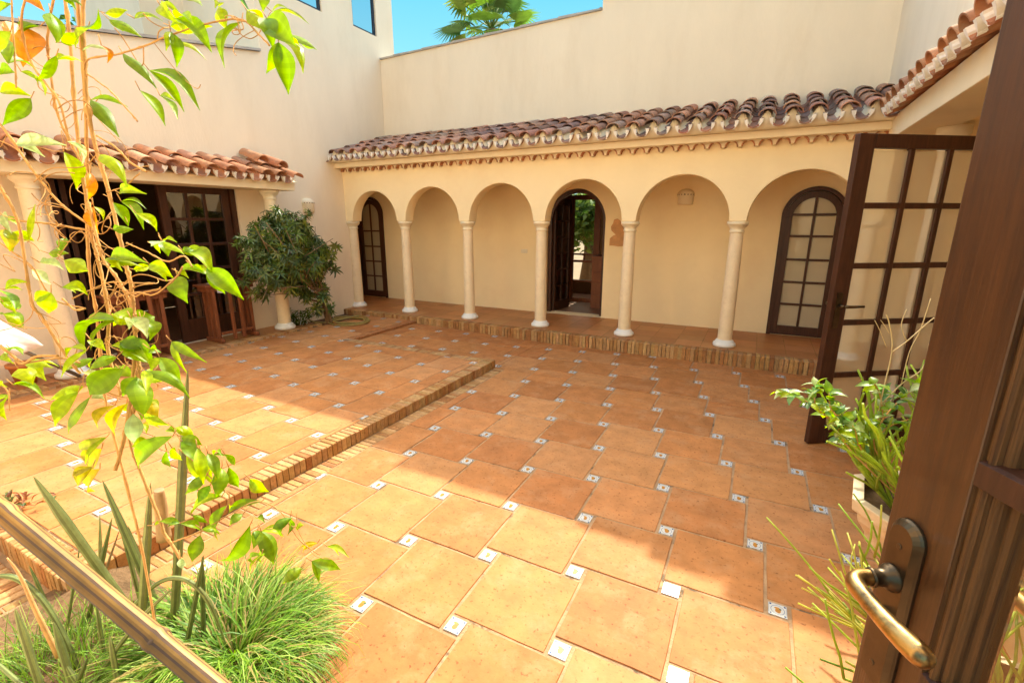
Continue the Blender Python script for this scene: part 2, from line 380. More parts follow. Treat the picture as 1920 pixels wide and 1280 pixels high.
# lower courtyard floor
low = tiled('courtyard_floor', [(XE + 0.125, 3.2, -1.0, YF), (XR, XE, YF, YP), (XE, 3.2, YF, YP)], (-0.600, 1.803), 0.4216, 0.092, 1, 0.0)
rr = random.Random(3)
def brick(mb, x0, x1, y0, y1, z0, z1, c=None, j=0.003):
    c = c or jit(rr.choice(BRC), 0.13, rr)
    jx = lambda: rr.uniform(-j, j)
    e = 0.004
    x0 += jx(); x1 += jx(); y0 += jx() * 0.4; y1 += jx() * 0.4; z1 += jx() * 0.8
    P = [(x0, y0), (x1, y0), (x1, y1), (x0, y1)]; Q = [(x0 + e, y0 + e), (x1 - e, y0 + e), (x1 - e, y1 - e), (x0 + e, y1 - e)]
    lo = [(p[0], p[1], z0) for p in P]; mi_ = [(p[0], p[1], z1 - e) for p in P]; hi = [(p[0], p[1], z1) for p in Q]
    b = len(mb.v); mb.v.extend(lo + mi_ + hi)
    for r0 in (0, 4):
        for k in range(4):
            mb.f.append((b + r0 + k, b + r0 + (k + 1) % 4, b + r0 + 4 + (k + 1) % 4, b + r0 + 4 + k)); mb.m.append(3 if len(mb.m) and mb_mode[0] else 0); mb.c.append(c); mb.sm.append(False)
    mb.f.append((b + 8, b + 9, b + 10, b + 11)); mb.m.append(3 if mb_mode[0] else 0); mb.c.append(c); mb.sm.append(False)
mb_mode = [True]
# flush brick course at the foot of the step
y = -1.6
while y < YF + 0.0:
    brick(low, XE + 0.008, XE + 0.122, y + 0.003, y + 0.0405, -0.02, 0.001); y += 0.044
low.v = [(x_, y_, z_ + 0.055 * (XE - x_) / (XE - XR)) if (y_ > YF - 0.001 and x_ < XE - 0.001 and z_ > -0.02) else (x_, y_, z_) for x_, y_, z_ in low.v]
low.face([(XE, -1.6, -0.004), (XE + 0.125, -1.6, -0.004), (XE + 0.125, YF, -0.004), (XE, YF, -0.004)], 0)
tag(low.build('courtyard_floor', ['grout', 'terra', 'inset', 'brick']), 'lower terracotta tile floor with small painted insets', kind='structure')
# raised terrace
XT = XE - 0.125
ter = tiled('terrace_floor', [(XS, XT, 0.75, YF - 0.12), (XS, XR - 0.12, YF - 0.12, YP + 0.3)], (-3.107, 2.234), 0.395, 0.089, -1, ZT)
y = 0.72
while y < YF - 0.01:
    brick(ter, XT + 0.004, XE + 0.002, y + 0.003, y + 0.0405, 0.0, ZT + 0.001); y += 0.044
x = XR
while x < XT:
    brick(ter, x + 0.003, x + 0.0405, YF - 0.118, YF, -0.005, ZT - 0.001); x += 0.044
y = YF
while y < YP:
    brick(ter, XR - 0.118, XR, y + 0.003, y + 0.0405, -0.005, ZT, c=jit((0.36, 0.15, 0.06), 0.1, rr)); y += 0.044
x = XS
while x < XT + 0.06:                                      # near edge of the terrace, by the planting bed
    brick(ter, x + 0.003, x + 0.0405, 0.62, 0.745, -0.2, ZT + 0.001); x += 0.044
# body under the terrace
ter.box((XS, 0.63, -0.2), (XE - 0.012, YF - 0.006, ZT - 0.006), 0); ter.box((XS, YF - 0.006, -0.2), (XR - 0.006, YP + 0.3, ZT - 0.006), 0)
tag(ter.build('terrace_floor', ['grout', 'terra', 'inset', 'brick']), 'raised terracotta terrace edged with upright bricks', kind='structure')
# arcade porch platform
por = MB(); c0 = (0.5, 0.24, 0.11)
por.box((-7.4, YP + 0.02, -0.2), (3.2, 7.02, ZP - 0.006), 0)
x = -6.2; k = 0
while x < 3.2:
    brick(por, x + 0.003, x + 0.042, YP, YP + 0.125, -0.02, ZP + 0.001, j=0.004); x += 0.046
def plain_tiles(mb, x0, x1, y0, y1, z, s, mi, rot=False):
    nx = int((x1 - x0) / s) + 1; ny = int((y1 - y0) / s) + 1
    for i in range(nx):
        for j in range(ny):
            a, b = x0 + i * s, y0 + j * s; c_, d_ = min(a + s, x1), min(b + s, y1)
            if c_ - a < 0.02 or d_ - b < 0.02: continue
            g = 0.004; zz = z + rr.uniform(-0.0008, 0.0008)
            mb.face([(a + g, b + g, zz), (c_ - g, b + g, zz), (c_ - g, d_ - g, zz), (a + g, d_ - g, zz)], mi, jit(rr.choice(TC[:4]), 0.12, rr))
plain_tiles(por, -7.4, 3.2, YP + 0.128, 7.0, ZP - 0.001, 0.3, 1)
tag(por.build('porch_floor', ['grout', 'porch', 'inset', 'brick']), 'arcade platform paved in terracotta behind a brick step', kind='structure')
# paving of the left portico
lp = MB(); lp.box((XW - 0.05, -1.5, -0.2), (XS - 0.002, 4.75, ZL - 0.006), 0); plain_tiles(lp, XW, XS - 0.13, -1.5, 4.75, ZL, 0.3, 1)
y = -1.5
while y < 4.75:
    brick(lp, XS - 0.125, XS - 0.001, y + 0.003, y + 0.0405, 0.0, ZL + 0.001); y += 0.044
lp.box((XW, 4.75, -0.2), (XS - 0.004, 6.0, ZT - 0.03), 2)
tag(lp.build('portico_floor', ['grout', 'porch', 'soil', 'brick']), kind='structure')
# brick landing and soil of the planting bed at the lower left
bed = MB()
bed.box((-6.2, -1.6, -0.24), (-2.62, 0.62, -0.02), 0)
for i in range(60):
    for j in range(16):
        xx = -5.6 + i * 0.052; yy = 0.0 + j * 0.118
        if xx < -2.7 and yy < 0.5: brick(bed, xx + 0.003, xx + 0.049, yy + 0.003, yy + 0.115, -0.1, -0.012 + rr.uniform(-0.004, 0.004), j=0.003)
tag(bed.build('brick_paving', ['grout', 'brick', 'brick', 'brick']), kind='structure')
sb = MB()
n = 26
rows = []
for i in range(n + 1):
    r_ = []
    for j in range(n + 1):
        x = -2.62 + i / n * 1.55; y = -0.02 + j / n * 0.87
        e = min(i, n - i, j, n - j) / n
        r_.append((x, y, 0.012 + 0.05 * min(1, e * 6) + 0.03 * noise.noise(Vector((x * 5, y * 5, 0))) * min(1, e * 8)))
    rows.append(r_)
sb.grid(rows)
tag(sb.build('soil', 'soil'), 'dry soil of the planting bed', kind='structure')

# =================================================================== WALLS
def wall(mb, mp, u0, u1, zb, zt, d0, d1, openings, mi=0):
    """solid wall in the (u,z) plane, thickness d0..d1; openings = (ua, ub, z0, spring, arched)"""
    us = [u0]; segs = []
    for (ua, ub, z0, sp, ar) in sorted(openings):
        if ua > us[-1] + 1e-6: segs.append((us[-1], ua, [(us[-1], zb), (ua, zb)], False))
        if ar:
            r = (ub - ua) / 2; c = (ua + ub) / 2
            pts = [(c - r * cos(pi * k / 28), sp + r * sin(pi * k / 28)) for k in range(29)]
        else: pts = [(ua, sp), (ub, sp)]
        segs.append((ua, ub, pts, True)); us.append(ub)
        if z0 > zb + 1e-6:
            for dd, fl in ((d0, 0), (d1, 1)):
                P = [mp(ua, dd, zb), mp(ub, dd, zb), mp(ub, dd, z0), mp(ua, dd, z0)]
                mb.face(P, mi)
            mb.face([mp(ua, d0, z0), mp(ub, d0, z0), mp(ub, d1, z0), mp(ua, d1, z0)], mi)
        lo = max(zb, z0)
        if sp > lo + 1e-6:
            for uu in (ua, ub): mb.face([mp(uu, d0, lo), mp(uu, d1, lo), mp(uu, d1, sp), mp(uu, d0, sp)], mi)
    if us[-1] < u1 - 1e-6: segs.append((us[-1], u1, [(us[-1], zb), (u1, zb)], False))
    tz = zt if callable(zt) else (lambda u: zt)
    for (a, b, pts, op) in segs:
        for k in range(len(pts) - 1):
            (p, q), (r2, s2) = pts[k], pts[k + 1]
            mb.face([mp(p, d0, q), mp(r2, d0, s2), mp(r2, d0, tz(r2)), mp(p, d0, tz(p))], mi)
            mb.face([mp(p, d1, q), mp(r2, d1, s2), mp(r2, d1, tz(r2)), mp(p, d1, tz(p))], mi)
            mb.face([mp(p, d0, q), mp(r2, d0, s2), mp(r2, d1, s2), mp(p, d1, q)], mi, sm=op and len(pts) > 3)
            mb.face([mp(p, d0, tz(p)), mp(r2, d0, tz(r2)), mp(r2, d1, tz(r2)), mp(p, d1, tz(p))], mi)
    for uu in (u0, u1): mb.face([mp(uu, d0, zb), mp(uu, d1, zb), mp(uu, d1, tz(uu)), mp(uu, d0, tz(uu))], mi)
mY = lambda u, d, z: (u, d, z)
mX = lambda u, d, z: (d, u, z)

# ---- arcade building
ARC = thing('arcade_building', 'cream building with six round arches on slim columns under a weathered tile roof', 'building', (-2.6, 6.4, ZP))
CX = [-6.16, -5.03, -3.86, -2.67, -1.465, -0.25, 0.965]
CYc = 6.03
hp = 0.088
mb = MB()
ops = [(CX[i] + hp + (0.02 if i == 0 else 0), CX[i + 1] - hp, 1.6, 1.6, True) for i in range(6)]
wall(mb, mY, XW - 0.2, 1.05, 1.6, 2.50, 5.93, 6.13, ops)
mb.build('arcade_wall', 'plaster', ARC, weld=True, bevel=0.008)
# back wall with door openings
D1 = (-7.02, -6.36); D2 = (-3.03, -2.07); D3 = (0.20, 0.90)
mb = MB()
wall(mb, mY, -7.4, 2.6, ZP - 0.02, 2.5, 7.0, 7.24, [(D1[0], D1[1], ZP, 1.72, True), (D2[0], D2[1], ZP, 1.60, True), (D3[0], D3[1], ZP, 1.66, True)])
mb.build('back_wall', 'plaster', ARC, weld=True, bevel=0.006)
mb = MB(); mb.box((-7.4, 6.135, 2.36), (1.04, 6.998, 2.42)); mb.build('porch_ceiling', 'plaster', ARC)
mb = MB(); mb.box((-7.5, 5.93, ZP - 0.1), (-7.4, 7.1, 2.5)); mb.build('end_wall', 'plaster', ARC)
# upper wall with stepped coping
mb = MB()
def ztop(x): return 4.30 + 0.0165 * (x + 5.87)

mb2 = MB()
wall(mb2, mY, -6.198, -2.25, 2.501, lambda u: ztop(u), 7.0, 7.25, [])
TOPS = [(-2.25, -1.35, 4.49), (-1.35, -0.95, 4.50), (-0.95, -0.55, 4.54), (-0.55, -0.2, 4.62), (-0.2, 0.3, 4.72), (0.3, 1.3, 5.2)]
for (xa, xb, zz) in TOPS: mb2.box((xa, 7.0, 2.501), (xb, 7.25, zz))
mb2.build('upper_wall', 'plaster_cool', ARC)
mb = MB(); x = -6.19; k = 0
while x < -2.27:
    x2 = min(x + 0.30, -2.26); zz = ztop(x + 0.15)
    mb.box((x + 0.002, 6.975, zz + 0.002), (x2, 7.28, zz + 0.026 + 0.006 * (k % 2))); x = x2; k += 1
mb.build('coping', 'coping', ARC)
for (xa, xb, zz) in TOPS:
    mb = MB(); mb.box((xa - 0.004, 6.97, zz + 0.001), (xb - 0.01, 7.28, zz + 0.03)); mb.build('coping', 'coping', ARC)

def column_mesh(h, r=0.078, mat_shaft='marble', parent=None, base=(0, 0, 0)):
    x, y, z = base
    mb = MB()
    mb.lathe([(r * 1.04, z + 0.075), (r * 1.04, z + 0.3), (r * 0.98, z + h * 0.6), (r * 0.90, z + h - 0.11)], x, y, 28)
    c = mb.build('column', mat_shaft, parent, loc=base)
    mb = MB()
    mb.lathe([(0.0, z + 0.002), (r * 1.62, z + 0.002), (r * 1.66, z + 0.02), (r * 1.62, z + 0.04), (r * 1.38, z + 0.05), (r * 1.34, z + 0.062), (r * 1.2, z + 0.078), (r * 1.0, z + 0.085)], x, y, 28)
    mb.build('base', 'white', c)
    mb = MB(); t = z + h
    mb.lathe([(r * 0.90, t - 0.125), (r * 1.04, t - 0.118), (r * 1.04, t - 0.105), (r * 0.94, t - 0.10), (r * 0.98, t - 0.075), (r * 1.28, t - 0.052), (r * 1.36, t - 0.04), (r * 1.44, t - 0.038), (r * 1.44, t - 0.002), (0, t - 0.002)], x, y, 28)
    mb.build('capital', 'trim', c)
    return c
col0 = column_mesh(1.6 - ZP, parent=ARC, base=(CX[0], CYc, ZP))
for x in CX[1:]: copy_tree(col0, ARC, (x, CYc, ZP))

# ---- near house: sunlit wall with the doorway the photograph is taken from
NH = thing('near_house', 'sunlit cream house wall holding the doorway of the foreground door', 'building', (-2.5, -0.2, 0))
mb = MB(); wall(mb, mY, XW + 0.002, 1.175, -0.1, 5.6, -0.04, -0.34, [(-0.78, 0.72, 0.0, 2.45, False), (-4.6, -3.2, 0.0, 2.3, True)])
mb.build('wall', 'plaster_cool', NH, weld=True)

# ---- tile roofs
RC_OLD = [(0.38, 0.18, 0.12), (0.30, 0.145, 0.10), (0.44, 0.22, 0.14), (0.26, 0.15, 0.12), (0.34, 0.21, 0.16)]
RC_NEW = [(0.44, 0.19, 0.095), (0.38, 0.155, 0.08), (0.50, 0.25, 0.14), (0.40, 0.20, 0.12)]
def barrel(mb, p0, p1, r0, r1, up, side, th, mi, c, n=10, concave=False, rim=None, rimc=(1, 1, 1), fl=1.0):
    """half tube from p0 (low end, radius r0) to p1; th thickness"""
    p0 = Vector(p0); p1 = Vector(p1); sg = -1 if concave else 1
    def arc(p, r): return [p + side * (r * cos(pi * k / n)) + up * (sg * fl * r * sin(pi * k / n)) for k in range(n + 1)]
    o0, o1, i0, i1 = arc(p0, r0), arc(p1, r1), arc(p0, r0 - th), arc(p1, r1 - th)
    mb.grid([o0, o1], mi, c); mb.grid([i0, i1], mi, c)
    mb.grid([o0, i0], rim if rim is not None else mi, rimc if rim is not None else c, sm=False)
    mb.grid([o1, i1], mi, c, sm=False)
    for k in (0, n):
        mb.face([o0[k], o1[k], i1[k], i0[k]], mi, c)
def tile_roof(along, down, up, start, n, pitch, length, courses, r, cols, rrr, mess=0.01, pan_out=0.05, cov_out=0.0, fl=0.74):
    """along: direction of the eave; down: unit vector down the slope; start: eave end point of column 0"""
    mb = MB(); al = Vector(along); dn = Vector(down).normalized(); nrm = al.cross(dn).normalized()
    if nrm.z < 0: nrm = -nrm
    cl = length / courses * 1.0
    for i in range(n + 1):
        base = Vector(start) + al * (pitch * i)
        ca = rrr.uniform(-mess, mess)
        for k in range(courses):                       # pan (concave) tile
            a = base + al * (pitch / 2) - dn * (cl * k) + nrm * (0.012 * 0 + r * 0.62 - 0.008) + dn * (pan_out if k == 0 else 0.02)
            b = a - dn * (cl + 0.06) + nrm * (-0.012)
            if i < n:
                barrel(mb, a + nrm * 0.01, b, r * 0.98, r * 0.88, nrm, al, 0.013, 0, jit(rrr.choice(cols), 0.15, rrr), 10, True, rim=None)
                if k == 0:                            # white lip painted around the pan end
                    A = a + nrm * 0.01 + dn * 0.002
                    mb2_ = []
                    for sg in (1, -1):
                        o = [A + al * (sg * r * 0.99 * cos(pi * q / 16)) - nrm * (r * 0.99 * sin(pi * q / 16)) for q in range(7)]
                        ii = [A + al * (sg * r * (0.54 + 0.05 * (q % 2) + rrr.uniform(0, .06))) - nrm * (r * 0.97 * sin(pi * q / 16)) for q in range(7)]
                        o2 = [p - dn * 0.04 for p in o]; i2 = [p - dn * 0.04 for p in ii]
                        mb.grid([i2, ii, o, o2], 1, (1, 1, 1), sm=False)
        for k in range(courses):                       # cover (convex) tile
            off = rrr.uniform(-mess, mess)
            a = base + al * (ca + off) - dn * (cl * k) + nrm * (r * 0.62 + 0.014 + rrr.uniform(0, mess)) + dn * (rrr.uniform(-0.012, 0.012) + (cov_out if k == 0 else 0))
            b = a - dn * (cl + 0.07) + nrm * (-0.020) + al * rrr.uniform(-mess, mess)
            barrel(mb, a, b, r * 0.95, r * 0.80, nrm, al, 0.012, 0, jit(rrr.choice(cols), 0.22, rrr), 12, fl=fl)
    return mb
r1 = random.Random(11)
PI_ = 0.222; n_t = int((1.0 + 6.36) / PI_)
dn = Vector((0, -cos(radians(17.5)), -sin(radians(17.5))))
e0 = Vector((-6.30, 5.66, 2.545))
rf = tile_roof((1, 0, 0), dn, None, e0, n_t, PI_, 1.42, 4, 0.086, RC_OLD, r1, 0.012)
rfo = rf.build('roof', ['roof_old', 'mortar'], ARC)
# plaster bed beneath the tiles with a scalloped front edge
mb = MB(); nx = n_t * 12
front = []; 
for i in range(nx + 1):
    x = -6.36 + (1.02 + 6.36) * i / nx
    ph = (x - e0.x) / PI_ * 2 * pi
    front.append((x, 0.5 + 0.5 * cos(ph)))
zb = 2.50
rows = [[(x, 5.774, zb + 0.001) for x, s in front], [(x, 5.690, zb + 0.001) for x, s in front], [(x, 5.682, zb + 0.008 + 0.155 * s ** 1.1) for x, s in front], [(x, 5.74, zb + 0.03 + 0.15 * s ** 1.1) for x, s in front], [(x, 6.99, zb + 0.42 + 0.035 * s) for x, s in front]]
mb.grid(rows, 0, sm=True); mb.face([(-6.36, 5.76, zb), (1.02, 5.76, zb), (1.02, 6.99, zb), (-6.36, 6.99, zb)])
mb.face([(-6.36, 5.76, zb), (-6.36, 6.99, zb), (-6.36, 6.99, zb + 0.42), (-6.36, 5.72, zb + 0.04)])
mb.build('roof_bed', 'trim', ARC)
mb = MB(); mb.box((-6.34, 5.775, 2.425), (1.0, 6.2, 2.499)); mb.build('cornice', 'trim', ARC, bevel=0.006)
# row of small tile ends under the cornice
mb = MB(); ps = 0.163; k = 0; x = -6.10
al = Vector((1, 0, 0)); upz = Vector((0, 0, 1))
while x < 0.98:
    barrel(mb, (x, 5.862, 2.372), (x, 5.94, 2.375), 0.066, 0.066, upz, al, 0.012, 0, jit((0.45, 0.2, 0.1), 0.15, r1), 10)
    # plaster spandrel between the ends
    pts = []
    for q in range(11):
        a = pi * q / 10; pts.append((x + 0.068 * cos(a), 2.372 + 0.068 * sin(a)))
    for q in range(10):
        (xa, za), (xb, zb2) = pts[q], pts[q + 1]
        mb.face([(xa, 5.874, za), (xa, 5.874, 2.4249), (xb, 5.874, 2.4249), (xb, 5.874, zb2)], 1)
        mb.face([(xa, 5.874, za), (xb, 5.874, zb2), (xb, 5.93, zb2), (xa, 5.93, za)], 1)
    mb.face([(x + 0.068, 5.874, 2.372), (x + ps - 0.068, 5.874, 2.372), (x + ps - 0.068, 5.874, 2.4249), (x + 0.068, 5.874, 2.4249)], 1)
    mb.face([(x + 0.068, 5.874, 2.372), (x + ps - 0.068, 5.874, 2.372), (x + ps - 0.068, 5.93, 2.36), (x + 0.068, 5.93, 2.36)], 1)
    x += ps
mb.build('tile_frieze', ['roof_new', 'trim'], ARC)

# ---- glazed door leaf generator (in local plane: u along the leaf, z up, d = normal)
def leaf_frame(mb, T, W, z0, z1, t, stile, rail_t, rail_b, cols, rws, bar, arched=False, row_z=None, bz=None):
    """T maps (u, d, z) to world. returns pane rectangles"""
    bz = bz or bar
    def bx(u0, u1, a, b, d0=-t / 2, d1=t / 2):
        p = [T(u, d, z) for z in (a, b) for (u, d) in ((u0, d0), (u1, d0), (u1, d1), (u0, d1))]
        i = len(mb.v); mb.v.extend([tuple(q) for q in p])
        for f in ((0, 3, 2, 1), (4, 5, 6, 7), (0, 1, 5, 4), (1, 2, 6, 5), (2, 3, 7, 6), (3, 0, 4, 7)):
            mb.f.append(tuple(i + k for k in f)); mb.m.append(0); mb.c.append((1, 1, 1)); mb.sm.append(False)
    zi1 = z1 - (rail_t if not arched else 0)
    sp = z1 - W / 2 if arched else z1
    bx(0, stile, z0, sp); bx(W - stile, W, z0, sp); bx(stile + 0.0005, W - stile - 0.0005, z0, z0 + rail_b)
    if arched:
        c = W / 2; ro = W / 2; ri = W / 2 - stile; n = 24
        for k in range(n):
            a0, a1 = pi * k / n, pi * (k + 1) / n
            q = [(c - ro * cos(a0), sp + ro * sin(a0)), (c - ro * cos(a1), sp + ro * sin(a1)), (c - ri * cos(a1), sp + ri * sin(a1)), (c - ri * cos(a0), sp + ri * sin(a0))]
            for d in (-t / 2, t / 2): mb.face([T(u, d, z) for u, z in q])
            mb.face([T(q[0][0], -t / 2, q[0][1]), T(q[1][0], -t / 2, q[1][1]), T(q[1][0], t / 2, q[1][1]), T(q[0][0], t / 2, q[0][1])])
            mb.face([T(q[3][0], -t / 2, q[3][1]), T(q[2][0], -t / 2, q[2][1]), T(q[2][0], t / 2, q[2][1]), T(q[3][0], t / 2, q[3][1])])
    else:
        bx(stile + 0.0005, W - stile - 0.0005, z1 - rail_t, z1)
    iw = W - 2 * stile
    us = [stile + iw * i / cols for i in range(cols + 1)]
    if row_z is None:
        row_z = [z0 + rail_b + (zi1 - (0 if not arched else stile) - z0 - rail_b) * j / rws for j in range(rws + 1)]
    rects = []
    topz = lambda u: (sp + sqrt(max(0, (W / 2 - stile) ** 2 - (u - W / 2) ** 2))) if arched else zi1
    for i in range(1, cols): bx(us[i] - bar / 2, us[i] + bar / 2, z0 + rail_b + 0.0005, topz(us[i]) + 0.004, -t * 0.38, t * 0.38)
    for z in row_z[1:-1]:
        half = stile
        if arched and z > sp:
            hw = sqrt(max(0, (W / 2 - stile) ** 2 - (z - sp) ** 2)); ua, ub = W / 2 - hw, W / 2 + hw
        else: ua, ub = stile, W - stile
        bx(ua + 0.0005, ub - 0.0005, z - bz / 2, z + bz / 2, -t * 0.36, t * 0.36)
    return us, row_z
def pane_obj(T, u0, u1, z0, z1, parent, m='glass_hazed', name='pane', d=0.0, arch=None):
    mb = MB()
    for dd in (d - 0.002, d + 0.002):
        if arch:
            W, stile = arch; sp = z1 - (W / 2 - stile); c = W / 2; r = W / 2 - stile
            P = [(u0, z0), (u1, z0)] + [(c + r * cos(pi * k / 20), sp + r * sin(pi * k / 20)) for k in range(21)]
            mb.face([T(u, dd, z) for u, z in P])
        else: mb.face([T(u0, dd, z0), T(u1, dd, z0), T(u1, dd, z1), T(u0, dd, z1)])
    return mb.build(name, m, parent)
def arched_door(x0, x1, z1, yf, rowz, label=None, lit=True):
    d = MB(); W = x1 - x0
    T = lambda u, dd, z: (x0 + u, yf + dd, z)
    leaf_frame(d, T, W, ZP + 0.004, z1, 0.05, 0.075, 0, 0.12, 2, 5, 0.028, True, rowz)
    o = d.build('door', 'wood', ARC, bevel=0.003)
    pane_obj(T, 0.07, W - 0.07, ZP + 0.1, z1 - 0.07, o, arch=(W, 0.07))
    return o
# outer wooden casing around the arched openings
def casing(x0, x1, z1, yf, w_, mode='wood'):
    mb = MB(); c = (x0 + x1) / 2; ro = (x1 - x0) / 2; sp = z1 - ro; ri = ro - w_
    prof = [(c - ro, ZP), (c - ri, ZP)]
    n = 28; outer = [(c - ro, ZP)] + [(c - ro * cos(pi * k / n), sp + ro * sin(pi * k / n)) for k in range(n + 1)] + [(c + ro, ZP)]
    inner = [(c - ri, ZP)] + [(c - ri * cos(pi * k / n), sp + ri * sin(pi * k / n)) for k in range(n + 1)] + [(c + ri, ZP)]
    for k in range(len(outer) - 1):
        a, b, e, f = outer[k], outer[k + 1], inner[k + 1], inner[k]
        for dd in (0, 0.07): mb.face([(p[0], yf + dd, p[1]) for p in (a, b, e, f)])
        mb.face([(f[0], yf, f[1]), (e[0], yf, e[1]), (e[0], yf + 0.07, e[1]), (f[0], yf + 0.07, f[1])])
        mb.face([(a[0], yf, a[1]), (b[0], yf, b[1]), (b[0], yf + 0.07, b[1]), (a[0], yf + 0.07, a[1])])
    return mb
d3 = arched_door(D3[0] + 0.045, D3[1] - 0.045, 1.955, 7.02, [0.27, 0.56, 0.845, 1.13, 1.42, 1.68, 1.9][0:6] + [1.9]); d3['label'] = 'closed dark arched door with ten curtained panes'
casing(D3[0] + 0.001, D3[1] - 0.001, 2.008, 6.975, 0.045).build('frame', 'wood', d3)
d1 = arched_door(D1[0] + 0.045, D1[1] - 0.045, 1.99, 7.02, [0.27, 0.56, 0.845, 1.13, 1.42, 1.9])
d1['label'] = 'narrow arched door beside the corner of the arcade'
casing(D1[0] + 0.001, D1[1] - 0.001, 2.045, 6.975, 0.045).build('frame', 'wood', d1)
for (a, b, par) in ((D1[0], D1[1], d1), (D3[0], D3[1], d3)):   # gathered curtains behind the panes
    mb = MB(); rows = [[], []]
    n = 60
    for i in range(n + 1):
        x = a - 0.05 + (b - a + 0.1) * i / n; y = 7.12 + 0.012 * sin(i * 0.9) + 0.006 * sin(i * 2.3)
        rows[0].append((x, y, ZP)); rows[1].append((x, y + 0.004 * sin(i), 2.05))
    mb.grid(rows); mb.build('curtain', 'curtain', par)
# lever on door 3
def lever(mb, P, out, alongv, s=1.0, L=0.12):
    P = Vector(P); out = Vector(out).normalized(); al = Vector(alongv).normalized()
    mb.tube([P, P + out * 0.045 * s], 0.009 * s, 10)
    mb.tube([P + out * 0.045 * s, P + out * 0.052 * s + al * 0.03 * s, P + out * 0.052 * s + al * L * s], [0.009 * s, 0.009 * s, 0.007 * s], 10)
# ---- centre door: open leaf, inner screen door with panes and the room behind
d2 = casing(D2[0] + 0.001, D2[1] - 0.001, 2.078, 7.10, 0.06).build('door', 'wood', ARC)
d2['label'] = 'open arched door, one leaf swung into the dark hall'
mb = MB()
T = lambda u, dd, z: (D2[0] + 0.075 + 0.16 * u + dd, 7.18 + u * 0.98, z)
leaf_frame(mb, T, 0.50, ZP + 0.004, 1.95, 0.04, 0.06, 0.09, 0.15, 2, 6, 0.024)
lf = mb.build('leaf', 'wood', d2); 
mb = MB(); mb.face([T(0.05, 0, 0.25), T(0.45, 0, 0.25), T(0.45, 0, 1.86), T(0.05, 0, 1.86)]); mb.build('pane', 'glass_dark', d2)
# hall: floor, dim walls, far glazed door onto a garden
hl = thing('entrance_hall', 'dim hall seen through the open centre door, with a glazed garden door', 'room', (-3.0, 8.4, ZP))
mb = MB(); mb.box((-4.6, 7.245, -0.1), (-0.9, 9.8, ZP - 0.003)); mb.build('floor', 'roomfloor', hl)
mb = MB()
wall(mb, mY, -4.6, -0.9, ZP - 0.003, 2.6, 9.3, 9.4, [(-3.55, -2.95, 0.42, 2.2, False)])
mb.box((-4.7, 7.245, ZP), (-4.6, 9.3, 2.6)); mb.box((-0.9, 7.245, ZP), (-0.8, 9.3, 2.6)); mb.box((-4.6, 7.245, 2.6), (-0.9, 9.3, 2.7))
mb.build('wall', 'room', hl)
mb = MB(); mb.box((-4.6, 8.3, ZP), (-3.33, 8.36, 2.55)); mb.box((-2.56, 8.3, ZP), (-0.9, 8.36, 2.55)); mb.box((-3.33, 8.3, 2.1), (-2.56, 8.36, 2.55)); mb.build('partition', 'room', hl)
mb = MB(); xa, xb = -3.10, -2.60
mb.box((-3.325, 8.27, ZP), (-3.11, 8.34, 2.1))
for (u0, u1, z0, z1) in ((xa, xa + 0.07, ZP, 2.05), (xb - 0.05, xb + 0.06, ZP, 2.05), (xa + 0.07, xb - 0.05, 1.97, 2.05), (xa + 0.07, xb - 0.05, 1.005, 1.035), (xa + 0.07, xb - 0.05, 0.875, 0.915), (xa + 0.07, xb - 0.05, 0.52, 0.55), (xa + 0.07, xb - 0.05, ZP, 0.22), (-2.83, -2.81, 0.915, 1.005)):
    mb.box((u0, 8.28, z0), (u1, 8.33, z1))
gd = mb.build('garden_door', 'wood_red', hl)
mb = MB(); mb.face([(xa + 0.07, 8.305, 0.2), (xb - 0.05, 8.305, 0.2), (xb - 0.05, 8.305, 2), (xa + 0.07, 8.305, 2)]); mb.build('pane', 'glass', gd)
cb = thing('cabinet', 'reddish wooden drawer cabinet standing just inside the centre door', 'cabinet', (-1.95, 7.9, ZP))
mb = MB(); mb.box((-2.49, 7.75, ZP), (-1.75, 8.2, 1.0)); mb.box((-2.51, 7.73, 1.0), (-1.73, 8.22, 1.03)); mb.build('body', 'wood_red', cb)
for k in range(4):
    mb = MB(); mb.box((-2.46, 7.735, 0.22 + k * 0.19), (-1.8, 7.75, 0.38 + k * 0.19)); mb.build('drawer', 'wood_red', cb, bevel=0.004)
# rooms behind the curtained doors
for (a, b) in ((-7.35, -6.0), (-0.1, 1.2)):
    mb = MB(); mb.box((a, 7.30, ZP - 0.1), (b, 8.3, ZP)); mb.box((a, 8.3, ZP), (b, 8.35, 2.4)); mb.box((a - 0.05, 7.25, ZP), (a, 8.3, 2.4)); mb.box((b, 7.25, ZP), (b + 0.05, 8.3, 2.4)); mb.box((a, 7.25, 2.4), (b, 8.3, 2.45))
    mb.build('inner_room', 'curtain', ARC)

